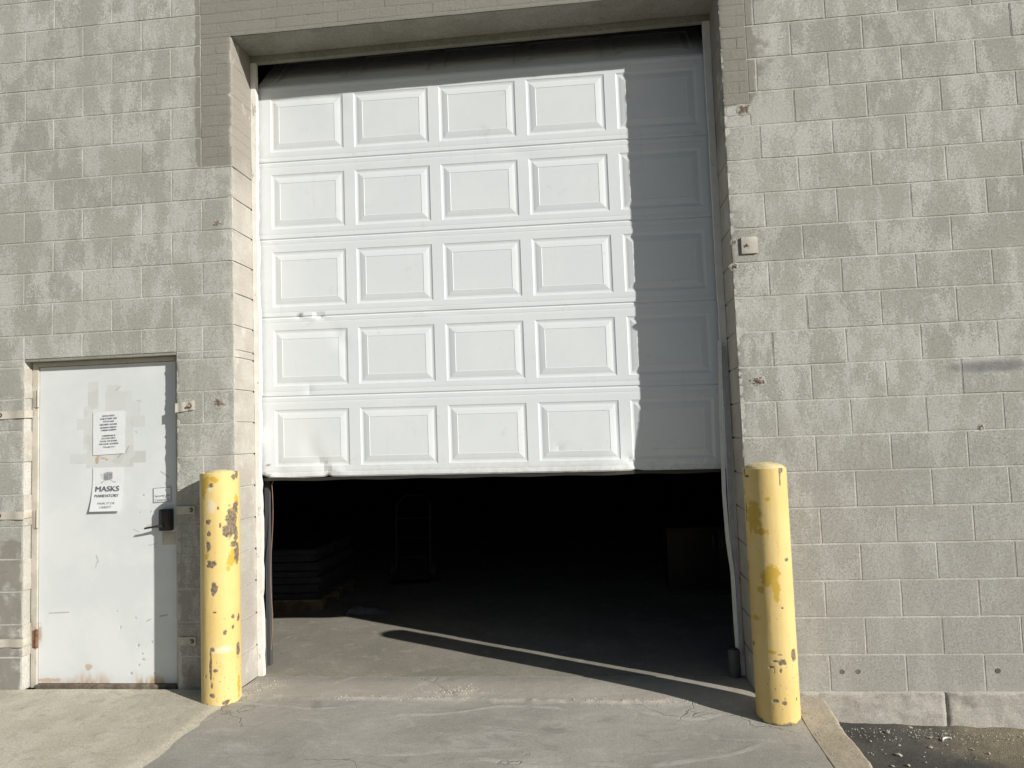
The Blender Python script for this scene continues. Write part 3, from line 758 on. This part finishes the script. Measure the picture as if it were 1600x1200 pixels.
# ------------------------------------------------------------------ entry door
DX0, DX1, DZ0, DZ1, DY = -1.366, -.432, .022, 2.034, .072
mb = MB()
mb.box(EX0+.002, DX0-.004, .062, .24, -.004, EZ-.014, .003); mb.box(DX1+.004, EX1-.002, .062, .24, -.004, EZ-.014, .003); mb.box(DX0-.0035, DX1+.0035, .0625, .24, DZ1+.004, EZ-.0142, .002)
mb.build('entry_door_frame', M_frame, B, smooth=30)
mb = MB(); mb.box(DX0-.003, DX1+.003, .050, .24, -.012, .018, .003); mb.build('door_sill', M_sill, B, smooth=30)
xs = np.arange(DX0, DX1+1e-6, (DX1-DX0)/200); zs = np.linspace(DZ0, DZ1, 400)
Xg, Zg = np.meshgrid(xs, zs, indexing='ij'); x, z = Xg.ravel(), Zg.ravel()
def rectm(a, b, c, d, s=.002): return sstep(a-s, a+s, x)*(1-sstep(b-s, b+s, x))*sstep(c-s, c+s, z)*(1-sstep(d-s, d+s, z))
kx, kz = .00445, .0044                                           # metres for each picture pixel on the door
def P2(px, py): return (-.995+(px-146)*kx - (py-700)*.00008, 1.73-(py-644)*.00427)
tape = np.zeros_like(x)
def pr(x0, y0, x1, y1, a):
    global tape
    p, q = P2(x0, y0), P2(x1, y1); tape = np.maximum(tape, rectm(p[0], q[0], q[1], p[1])*a)
for r_ in [(136, 598, 153, 640, .55), (165, 604, 185, 640, .35), (163, 615, 205, 645, .35), (130, 635, 146, 700, .5), (120, 654, 146, 670, .6), (196, 652, 225, 669, .6), (196, 630, 218, 660, .35), (110, 706, 150, 721, .55), (196, 705, 227, 722, .7), (136, 705, 208, 728, .6), (136, 660, 146, 706, .6), (195, 668, 208, 705, .5)]: pr(*r_)
tape = 1.25*tape*(.8+.2*np.sign(fbm(x*11, 0, z*11, 5, 2)))
rr = [(*P2(152, 716), .012, .022), (*P2(160, 714), .02, .006), (*P2(167, 716), .012, .008), (*P2(156, 711), .02, .004)]
red = wear_spots(x, z, rr, 50, seed=61)
rustb = np.clip(1-(z-DZ0)/(.07+.06*fbm(x*7, 0, 0, 62, 3)), 0, 1)*np.clip(fbm(x*5, 0, 0, 63, 2)*1.6+.65, 0, 1)*np.clip(.75+fbm(x*60, 0, z*14, 64, 3)*1.3, 0, 1)
rustb = np.maximum(rustb, wear_spots(x, z, [(-1.30, .04, .10, .012), (DX0+.006, .33, .02, .06), (-1.02, .12, .03, .02)], 30, seed=65)*.5)
sc = []
def scr(x0, y0, x1, y1, w_): sc.append((P2(x0, y0), P2(x1, y1), w_))
for s_ in [(179, 613, 186, 607, .0022), (212, 629, 218, 631, .002), (211, 675, 212, 678, .0024), (250, 737, 262, 745, .0035), (229, 818, 238, 814, .0028), (210, 821, 218, 825, .002), (154, 858, 157, 868, .003), (155, 868, 153, 876, .002), (83, 942, 113, 941, .0032), (233, 845, 246, 842, .002), (232, 955, 238, 952, .003), (252, 948, 263, 946, .004), (184, 714, 190, 707, .003), (196, 706, 200, 698, .003)]: scr(*s_)
dark = np.zeros_like(x)
for a, b, w_ in sc:
    dd, t = lineseg(x, z, a, b); dark = np.maximum(dark, np.exp(-(dd/w_)**2))
dots = wear_spots(x, z, [(*P2(a, b), r_, r_) for a, b, r_ in [(224, 771, .006), (219, 796, .004), (235, 796, .006), (187, 940, .006), (193, 964, .006), (220, 990, .006), (228, 1010, .008), (222, 1018, .006), (240, 985, .006), (120, 1050, .01), (130, 1045, .008), (226, 1002, .005), (210, 1030, .006), (245, 1030, .007), (215, 950, .006)]], 90, seed=66, rag=1.0)
wr = np.stack([np.clip(np.maximum(dark*.6, dots*.5), 0, 1), np.clip(np.maximum(rustb*1.5, red*.85), 0, 1), tape], -1)
yy = DY + fbm(Xg*1.5, 0, Zg*1.2, 67, 3)*.0022 + .0015*dots.reshape(Xg.shape)
Vl = np.stack([Xg, yy, Zg], -1).reshape(-1, 3); nv = len(zs); nu = len(xs); F = grid_faces(nu, nv); Vl = Vl.tolist(); wl_ = wr.tolist()
ring = [i*nv for i in range(nu)] + [(nu-1)*nv+j for j in range(1, nv)] + [i*nv+nv-1 for i in range(nu-2, -1, -1)] + [j for j in range(nv-2, 0, -1)]
n0 = len(Vl)
for k in ring: v = Vl[k]; Vl.append([v[0], v[1]+.04, v[2]]); wl_.append(wl_[k])
for q in range(len(ring)): r_ = (q+1) % len(ring); F.append((ring[q], n0+q, n0+r_, ring[r_]))
leaf = mesh_obj('entry_door', Vl, F, M_leaf, B, smooth=40, cols={'wear': np.array(wl_)}); leaf['label'] = 'plain white steel entry door with tape marks and rust along its bottom edge'
for zc in (1.83, 1.055, .30):
    mb = MB(); mb.tube([(DX0-.002, .058, zc-.055), (DX0-.002, .058, zc+.055)], .0085, 12); mb.box(DX0-.03, DX0-.004, .0575, .0618, zc-.055, zc+.055, .001)
    mb.tube([(DX0-.002, .058, zc+.055), (DX0-.002, .058, zc+.062)], .006, 10)
    h_ = mb.build('hinge', M_frame if zc > .5 else M_rust, leaf, smooth=40)
    if zc < .5: h_['label'] = 'rusty bottom hinge'
mb = MB(); mb.box(-.525, -.447, .030, .0722, .965, 1.10, .006); mb.box(-.518, -.455, .024, .031, 1.0, 1.09, .003); mb.build('lock_case', M_dark, leaf, smooth=30)
mb = MB(); mb.tube([(-.50, .022, .998), (-.53, .012, .997), (-.56, .008, .993), (-.605, .010, .986)], [.010, .008, .0065, .006], 12); mb.tube([(-.50, .03, .998), (-.50, .016, .998)], .012, 12); mb.build('lever_handle', M_dark, leaf, smooth=40)
mb = MB(); mb.box(-.525, -.437, .069, .0738, .875, .955, .001); mb.build('latch_guard_plate', M_frame, leaf, smooth=30)

# straps bolted over the wall on both sides of the entry door
def strap(x0, x1, z0, z1, ang, bx, label, wrap=None):
    mb = MB(); cx = (x0+x1)/2; cz = (z0+z1)/2; n = 16; hh = (z1-z0)/2
    V = []; F = []
    for i in range(n+1):
        x = x0+(x1-x0)*i/n; dz = math.tan(ang)*(x-cx); y = -.010+.003*math.sin(i*.8)
        V += [(x, y, cz+dz-hh), (x, y, cz+dz+hh), (x, y+.005, cz+dz+hh), (x, y+.005, cz+dz-hh)]
    for i in range(n):
        for k in range(4): F.append((i*4+k, i*4+4+k, i*4+4+(k+1) % 4, i*4+(k+1) % 4))
    F.append((0, 1, 2, 3)); F.append((n*4+3, n*4+2, n*4+1, n*4)); mb.add(V, F)
    if wrap is not None:
        xw = x1 if wrap > 0 else x0
        mb.box(xw-.002 if wrap < 0 else xw-.0035, xw+.0035 if wrap < 0 else xw+.002, -.0045, .060, cz-hh+.004, cz+hh+.004, .001)
    o = mb.build('wall_strap', M_frame, B, smooth=30); o['label'] = label
    mb = MB(); bz = cz+math.tan(ang)*(bx-cx)
    mb.tube([(bx, -.009, bz), (bx, -.013, bz)], .015, 14); b1 = mb.build('washer', M_rust, o, smooth=40)
    mb = MB(); mb.tube([(bx-.003, -.012, bz), (bx-.003, -.026, bz+.001)], [.008, .0075], 8); mb.build('bolt', M_boltm, o, smooth=40)
strap(-1.68, EX0+.006, 1.705, 1.755, math.radians(1), -1.575, 'upper strap left of the entry door', 1)
strap(-1.68, EX0+.006, 1.065, 1.115, math.radians(-1), -1.575, 'middle strap left of the entry door', 1)
strap(-1.68, EX0+.006, .268, .318, math.radians(0), -1.575, 'lowest strap left of the entry door', 1)
strap(EX1+.0, -.262, 1.708, 1.765, math.radians(6), -.29, 'tilted upper strap right of the entry door')
strap(EX1+.0, -.262, 1.070, 1.120, math.radians(0), -.285, 'middle strap right of the entry door, in shade')
strap(EX1+.0, -.262, .275, .325, math.radians(0), -.285, 'lowest strap right of the entry door, in shade')
mb = MB(); mb.box(3.108, 3.200, -.014, -.002, 2.49, 2.588, .002)
o = mb.build('wall_plate', M_frame, B, smooth=30); o['label'] = 'small square pale plate with one bolt beside the right edge of the opening'
mb = MB(); mb.tube([(3.146, -.012, 2.542), (3.146, -.026, 2.542)], [.010, .007], 8); mb.build('bolt', M_boltm, o, smooth=40)
# spalled pits in the blocks: flat crumbly patch, crater shade painted as dark heart
def pit(x, z, r, seed):
    rnd = random.Random(seed); V = []; F = []; nr = 8; ns = 22
    for k in range(nr+1):
        q = k/nr
        for i in range(ns):
            t = 2*math.pi*i/ns; rr = 1.3*r*q*(1+.35*float(fbm(math.cos(t)*2, math.sin(t)*2, seed, seed, 3)))
            rim = .0022
            V.append((x+rr*math.cos(t)*1.15, -.0064+rim+float(fbm(math.cos(t)*q*5, math.sin(t)*q*5, seed, 5, 3))*.008*(1-q**2)+.004*q**3, z+rr*math.sin(t)))
    for k in range(nr):
        for i in range(ns): i2 = (i+1) % ns; F.append((k*ns+i, (k+1)*ns+i, (k+1)*ns+i2, k*ns+i2))
    mi = [1 if k/nr < .45+.35*float(vn(i*.6, k*.5, seed)) else 0 for k in range(nr) for i in range(ns)]
    return mesh_obj('spalled_pit', V, F, [M_found, M_sill], B, smooth=60, mi=mi)
for a in [(3.163, 1.744, .033, 1), (3.168, 3.352, .034, 2), (-.10, 1.752, .034, 3), (-.102, 2.885, .026, 4), (4.345, 1.44, .015, 5), (3.065, 2.42, .02, 6), (3.07, 2.565, .016, 7), (.20, 3.32, .0, 8)][:7]: pit(*a)
for (hx, hz) in [(3.523, .111), (3.607, .111), (4.338, .114)]:
    mb = MB(); mb.tube([(hx, -.0035, hz), (hx, .02, hz)], .0135, 16); o = mb.build('drilled_hole_shade', M_sill, B, smooth=40)  # dark disc on the wall face, the hole's shade put into its colour
# little meter box on the left wall
t = empty('junction_box', (-1.605, -.02, .41)); tag(t, 'small pale box with a hanging wire at the left edge, above the lowest strap', 'box')
mb = MB(); mb.box(-1.66, -1.567, -.045, -.003, .365, .462, .004); mb.build('box_body', M_rubber, t, smooth=30)
mb = MB(); mb.tube([(-1.60, -.02, .366), (-1.585, -.022, .35), (-1.60, -.02, .325), (-1.59, -.016, .30)], .003, 8); mb.build('wire', M_dark, t, smooth=40)

# ------------------------------------------------------------------ notices
def text_mesh(s, h, bold=.0, shear=0, width=None):
    cu = bpy.data.curves.new('t', 'FONT'); cu.body = s; cu.size = 1; cu.offset = bold; cu.shear = shear; cu.resolution_u = 3
    ob = bpy.data.objects.new('t', cu); COL.objects.link(ob); bpy.context.view_layer.update()
    dg = bpy.context.evaluated_depsgraph_get(); me = bpy.data.meshes.new_from_object(ob.evaluated_get(dg))
    V = np.array([v.co[:] for v in me.vertices]); F = [tuple(p.vertices) for p in me.polygons]
    bpy.data.objects.remove(ob); bpy.data.meshes.remove(me); bpy.data.curves.remove(cu)
    k = h/.72; V = V*k; x0, x1 = V[:, 0].min(), V[:, 0].max(); V[:, 0] -= (x0+x1)/2
    if width: V[:, 0] *= width/(x1-x0)
    return V[:, :2], F
def notice(name, x0, x1, z0, z1, curl, label, lines, skew=0.0, extra=None, border=False, side=0):
    root = empty(name, ((x0+x1)/2, DY, z0)); tag(root, label, 'sign' if border else 'notice')
    def surf(x, z):
        t = np.clip((z1-z)/(z1-z0), 0, 1)
        y = DY-.0035 - curl*np.clip(t-.25, 0, 1)**2 + .0006*fbm(x*25, 0, z*18, 9, 2)*(1 if curl else 0)
        return np.stack([x - curl*.4*t**2*side, y, z+skew*(x-x0)], -1)
    xs = np.linspace(x0, x1, 14); zs = np.linspace(z0, z1, 18); Xg, Zg = np.meshgrid(xs, zs, indexing='ij')
    V = surf(Xg.ravel(), Zg.ravel()); n = len(V); V2 = V+np.array([0, .0006, 0])
    F = grid_faces(14, 18) + [tuple(i+n for i in f) for f in grid_faces(14, 18, True)]
    mesh_obj('sheet', np.concatenate([V, V2]), F, M_paper, root, smooth=40)
    zs_ = [l[1] for l in lines]; brk = next((i+1 for i in range(len(zs_)-1) if zs_[i]-zs_[i+1] > (.03 if len(lines) > 5 else .045)), None)
    groups = [lines[:brk], lines[brk:]] if brk else [lines]
    for gl in groups[:-1]:
        VV = []; FF = []; n0 = 0
        for (s, zc, h, wd, bold, shear) in gl:
            v, f = text_mesh(s, h, 0, shear, wd); VV += (surf((x0+x1)/2+v[:, 0]+bold, zc-h/2+v[:, 1]+bold*.4) - np.array([0, .0014, 0])).tolist() if bold else []; FF += [tuple(i+n0 for i in q) for q in f] if bold else []; n0 = len(VV)
            VV += (surf((x0+x1)/2+v[:, 0]-bold, zc-h/2+v[:, 1]-bold*.4) - np.array([0, .0017, 0])).tolist() if bold else []; FF += [tuple(i+n0 for i in q) for q in f] if bold else []; n0 = len(VV)
            p = surf((x0+x1)/2+v[:, 0], zc-h/2+v[:, 1]) - np.array([0, .0011, 0])
            VV += p.tolist(); FF += [tuple(i+n0 for i in q) for q in f]; n0 = len(VV)
        mesh_obj('lettering', VV, FF, M_ink, root)
    VV = []; FF = []; n0 = 0
    for (s, zc, h, wd, bold, shear) in groups[-1]:
        if bold:
            for q_ in (-1, 1):
                v, f = text_mesh(s, h, 0, shear, wd); p = surf((x0+x1)/2+v[:, 0]+q_*bold, zc-h/2+v[:, 1]+q_*bold*.4) - np.array([0, .0013+.0002*q_, 0]); VV += p.tolist(); FF += [tuple(i+n0 for i in q) for q in f]; n0 = len(VV)
        v, f = text_mesh(s, h, 0, shear, wd); xx = (x0+x1)/2+v[:, 0]; zz = zc-h/2+v[:, 1]
        p = surf(xx, zz) - np.array([0, .0011, 0]); VV += p.tolist(); FF += [tuple(i+n0 for i in q) for q in f]; n0 = len(VV)
    if border:
        bw = .0026
        for (a, b, c, d) in [(x0+.001, x1-.001, z0+.001, z0+.001+bw), (x0+.001, x1-.001, z1-.001-bw, z1-.001), (x0+.001, x0+.001+bw, z0+.001+bw, z1-.001-bw), (x1-.001-bw, x1-.001, z0+.001+bw, z1-.001-bw)]:
            q = surf(np.array([a, b, b, a]), np.array([c, c, d, d]))-np.array([0, .001, 0]); VV += q.tolist(); FF.append((n0, n0+1, n0+2, n0+3)); n0 += 4
    mesh_obj('lettering', VV, FF, M_ink, root)
    if extra: extra(root, surf)
    return root
z_ = lambda f: 1.728-.277*f
L1 = [('MOVE-TASTIC', .125, .075), ('3108 N TRIPP AVE', .19, .098), ('773-715-4667', .255, .066), ('DELIVERY HOURS:', .325, .102), ('MONDAY-FRIDAY', .395, .098), ('7:00AM-5:00PM', .455, .088),
      ('CABINSMANS IS', .585, .080), ('LOCATED NEXT', .645, .084), ('DOOR, WE SHARE', .71, .100), ('THE SAME ADDRESS', .775, .118), ('773-628-7771', .85, .068)]
notice('paper_notice', -.993, -.778, 1.452, 1.728, 0, 'flat white printed paper with delivery hours taped on the entry door', [(s, z_(f)+.006, .0098, w_*1.15, .0006, 0) for s, f, w_ in L1], skew=.03)
def icon(root, surf):
    V = []; F = []; n = 0
    def poly(pts, dy=.0012):
        nonlocal n
        p = surf(np.array([q[0] for q in pts]), np.array([q[1] for q in pts]))-np.array([0, dy, 0]); V.extend(p.tolist()); F.append(tuple(range(n, n+len(pts)))); n += len(pts)
    cx, cz = -.892, 1.315
    poly([(cx-.026, cz-.022), (cx+.008, cz-.024), (cx+.008, cz+.020), (cx-.026, cz+.018)])
    poly([(cx+.010, cz-.024), (cx+.034, cz-.016), (cx+.034, cz+.026), (cx+.010, cz+.020)])
    poly([(cx-.026, cz+.0205), (cx+.009, cz+.0225), (cx+.034, cz+.0285), (cx-.002, cz+.0275)])
    for k in range(4): poly([(cx-.050+.004*k, cz+.014-.009*k), (cx-.031, cz+.014-.009*k), (cx-.031, cz+.0155-.009*k), (cx-.050+.004*k, cz+.0155-.009*k)])
    mesh_obj('box_emblem', V, F, M_inkgrey, root)
    V.clear(); F.clear(); n = 0
    def seg(a, b, w_=.0018):
        d = Vector((b[0]-a[0], b[1]-a[1])).normalized(); p = Vector((-d.y, d.x))*w_/2
        poly([(a[0]-p.x, a[1]-p.y), (b[0]-p.x, b[1]-p.y), (b[0]+p.x, b[1]+p.y), (a[0]+p.x, a[1]+p.y)])
    seg((cx-.008, cz-.025), (cx-.034, cz-.033)); seg((cx-.034, cz-.0335), (cx-.043, cz-.043), .004)
    mesh_obj('emblem_leg', V, F, M_ink, root); V.clear(); F.clear(); n = 0
    seg((cx+.018, cz-.023), (cx+.044, cz-.037)); seg((cx+.042, cz-.0375), (cx+.056, cz-.036), .0035)
    mesh_obj('emblem_leg', V, F, M_ink, root)
notice('paper_notice', -.993, -.786, 1.095, 1.372, .032, 'curled white paper saying masks mandatory, below the delivery hours notice',
       [('MASKS', 1.237, .034, .160, .0022, 0), ('MANDATORY', 1.193, .018, .162, .0011, 0), ('MASK IT OR', 1.145, .013, .118, .0006, .3), ('CASKET!', 1.121, .013, .08, .0006, .3)], extra=icon, side=1)
notice('security_sticker', -.583, -.462, 1.138, 1.232, 0, 'small framed security cameras sticker above the door lock', [('Security On', 1.181, .0165, .100, .0, 0), ('Cameras In', 1.155, .0165, .100, .0, 0)], skew=.05, border=True)

# ------------------------------------------------------------------ things by the opening
t = empty('pull_cord', (.058, .36, 0)); tag(t, 'thin faded red cord hanging inside the left edge of the opening', 'cord')
mb = MB(); mb.tube([(.10+.0*i, .375, 1.30) if i == 0 else (.062+.010*math.sin(i*.4)+.012*(i/20)-(.02*max(0, i-16)/4), .37-.002*i, 1.27-.056*i) for i in range(21)], .0022, 8); mb.build('cord', M_rope, t, smooth=60)
t = empty('pipe_guard', (3.0, .30, 0)); tag(t, 'short pale cylindrical guard standing at the foot of the right jamb', 'pipe guard')
mb = MB(); mb.tube([(2.985, .255, -.01), (2.985, .255, .15), (2.985, .255, .162)], [.034, .036, .033], 20); mb.build('sleeve', M_track, t, smooth=40)
mb = MB(); mb.tube([(2.985, .255, .16), (2.985, .255, .172)], [.030, .02], 14); mb.build('dark_plug', M_dark, t, smooth=40)

# ------------------------------------------------------------------ inside, in the dark
t = empty('blanket_stack', (-.55, 2.5, 0)); tag(t, 'dark stack of folded blue moving blankets on a pallet in the shade inside', 'blanket stack')
mb = MB()
for k in range(3): mb.box(-1.2, -.22, 2.0+.42*k, 2.1+.42*k, .0, .085, .004)
for k in range(6): mb.box(-1.2, -.22, 1.95+.18*k, 2.08+.18*k, .086, .108, .003)
mb.build('pallet', M_wood, t, smooth=30)
z = .11
for k in range(7):
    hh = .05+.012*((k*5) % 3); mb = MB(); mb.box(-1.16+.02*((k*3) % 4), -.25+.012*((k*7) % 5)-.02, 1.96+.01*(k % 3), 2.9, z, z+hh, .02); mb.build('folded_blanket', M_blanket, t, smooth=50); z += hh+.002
t = empty('grey_blanket', (-.1, 2.0, 0)); tag(t, 'grey folded cloth lying on the floor just inside the left jamb', 'cloth')
mb = MB(); n = 14; V = []
for i in range(n+1):
    for j in range(9):
        x = .06+.36*i/n; y = 1.80+.25*j/8; V.append((x, y+.02*math.sin(i), .004+.055*max(0, 1-abs(i/n-.2)*1.2)*math.sin(math.pi*(j+.6)/9)+.006*math.sin(i*1.3+j)))
mb.add(V, grid_faces(n+1, 9)); mb.build('cloth', M_card, t, smooth=60)
t = empty('hand_truck', (.3, 3.1, 0)); tag(t, 'dark two wheeled hand truck standing behind the blankets in the shade', 'hand truck')
mb = MB()
for x in (.12, .48): mb.tube([(x, 3.2, .08), (x, 3.24, .6), (x, 3.28, .80)], .015, 10)
for zz in (.25, .45, .65): mb.tube([(.12, 3.21+zz*.05, zz), (.48, 3.21+zz*.05, zz)], .010, 8)
mb.tube([(.12, 3.28, .80), (.2, 3.32, .88), (.4, 3.32, .88), (.48, 3.28, .80)], .014, 10); mb.build('frame', M_black, t, smooth=40)
mb = MB(); mb.box(.10, .50, 2.98, 3.2, .02, .03, .002); mb.build('toe_plate', M_dark, t, smooth=30)
for x in (.07, .50):
    mb = MB(); mb.tube([(x, 3.28, .11), (x+.04, 3.28, .11)], .11, 24); mb.build('wheel', M_dark, t, smooth=40)
t = empty('wooden_cabinet', (3.4, 2.6, 0)); tag(t, 'low red brown cabinet in the dark just inside the right jamb', 'cabinet')
mb = MB(); mb.box(2.82, 3.7, 2.4, 2.9, .06, .60, .004); mb.build('carcass', M_redwood, t, smooth=30)
for x in (2.83, 3.265):
    mb = MB(); mb.box(x, x+.425, 2.38, 2.398, .08, .58, .003); d_ = mb.build('cabinet_door', M_redwood, t, smooth=30)
    mb = MB(); mb.tube([(x+(.39 if x < 3 else .035), 2.366, .42), (x+(.39 if x < 3 else .035), 2.366, .54)], .006, 8); mb.build('handle', M_track, d_, smooth=40)
mb = MB(); mb.box(2.84, 3.68, 2.43, 2.88, 0, .058); mb.build('plinth', M_dark, t)

# ------------------------------------------------------------------ litter on the asphalt
def chip_mesh(seed):
    rnd = random.Random(seed); import bmesh
    bm = bmesh.new(); bmesh.ops.create_icosphere(bm, subdivisions=1, radius=1)
    for v in bm.verts: v.co = Vector((v.co.x*rnd.uniform(.7, 1.3), v.co.y*rnd.uniform(.5, 1.0), v.co.z*rnd.uniform(.35, .6)))
    bmesh.ops.convex_hull(bm, input=bm.verts[:])
    me = bpy.data.meshes.new('stone_chip'); bm.to_mesh(me); bm.free(); me.materials.append(M_stone); return me
CM = [chip_mesh(i) for i in range(6)]
chips = [(3.852, -.035, .016, 'largest pale stone chip against the foundation'), (3.90, -.154, .013, 'pale stone chip left of the curved white scrap'), (3.703, -.261, .011, ''), (3.704, -.108, .015, ''), (3.574, -.225, .011, ''),
         (3.655, -.376, .017, ''), (3.851, -.274, .012, ''), (4.121, -.05, .015, ''), (4.112, -.313, .010, ''), (3.718, -.182, .007, ''), (4.005, -.09, .009, ''), (3.524, -.045, .008, ''), (4.183, -.108, .008, ''), (3.58, -.498, .012, ''), (3.66, -.482, .012, ''), (3.617, -.059, .008, ''), (3.597, -.317, .006, ''), (4.054, -.277, .008, ''), (3.947, -.044, .012, ''), (3.80, -.33, .007, ''), (3.95, -.23, .006, ''), (3.53, -.36, .006, ''), (3.75, -.44, .006, '')]
for i, (x, y, r_, lb) in enumerate(chips):
    o = bpy.data.objects.new('stone_chip', CM[i % 6]); COL.objects.link(o)
    zg = -.172-.028*max(0, x-3.45)-.022*max(0, -.12-y)
    o.location = (x, y, zg+r_*.35); o.scale = (r_,)*3; o.rotation_euler = (random.uniform(-.3, .3), random.uniform(-.3, .3), random.uniform(0, 6))
    tag(o, lb or 'pale stone chip scattered on the dark asphalt beside the foundation', 'stone', 'stone chips on the asphalt')
o = bpy.data.objects.new('stone_chip', CM[2]); COL.objects.link(o); o.location = (3.345, -.05, -.038); o.scale = (.028, .016, .016); o.rotation_euler = (0, .1, -.3)
tag(o, 'flat pale mortar flake lying on the beige curb behind the right bollard', 'stone', 'stone chips on the asphalt')
mb = MB(); mb.tube([(3.985+.035*math.cos(a), -.20+.05*math.sin(a), -.183) for a in np.linspace(2.9, 1.0, 9)], .005, 8)
tag(mb.build('plastic_scrap', M_plastic, None, smooth=60), 'curved thin white plastic scrap on the asphalt', 'litter')

# loose grit: crumbs along the old sill line, the curb and the foot of the foundation
rng = np.random.RandomState(5); mb = MB()
def crumb(x, y, z, r_):
    V = []
    for dx, dy, dz in ((1, 0, 0), (-.4, .9, 0), (-.6, -.8, 0), (.1, .05, .8), (0, 0, -.6)):
        V.append((x+dx*r_*rng.uniform(.6, 1.3), y+dy*r_*rng.uniform(.6, 1.3), z+dz*r_*rng.uniform(.5, 1.1)))
    mb.add(V, [(0, 1, 3), (1, 2, 3), (2, 0, 3), (1, 0, 4), (2, 1, 4), (0, 2, 4)])
for i in range(520):
    x = rng.uniform(.05, 3.0); y = -.105+rng.normal(0, .02)
    if vn(x*3, 0, 0, 4) < -.1: continue
    crumb(x, y, float(drive_z(np.array(x), np.array(y)))+.001, rng.uniform(.0015, .006))
for i in range(260):
    x = abs(rng.normal(.10, .09))+.01; y = rng.normal(.04, .08)
    crumb(x, y, float(drive_z(np.array(x), np.array(y)))+.001, rng.uniform(.0015, .006))
for i in range(160):
    x = rng.normal(1.32, .12); y = rng.normal(.0, .05); crumb(x, y, float(drive_z(np.array(x), np.array(y)))+.001, rng.uniform(.0015, .007))
for i in range(620):
    x = rng.uniform(3.46, 4.75); y = -.03-abs(rng.normal(0, .09)) if i < 420 else rng.uniform(-.9, -.03)
    crumb(x, y, -.170-.028*max(0, x-3.45)-.022*max(0, -.12-y)+.003, rng.uniform(.0015, .0055))
for i in range(200):
    x = rng.uniform(3.24, 3.38); y = rng.uniform(-.9, -.03); crumb(x, y, float(gz(3.24, y))+.001, rng.uniform(.0012, .004))
for i in range(260):
    x = rng.uniform(-1.9, 0); y = -abs(rng.normal(.02, .12)); crumb(x, y, float(side_z(np.array(x), np.array(y)))+.001, rng.uniform(.0012, .004))
tag(mb.build('grit', M_stone), kind='stuff', label='fine pale grit along the door sill, curb and foundation', cat='grit')
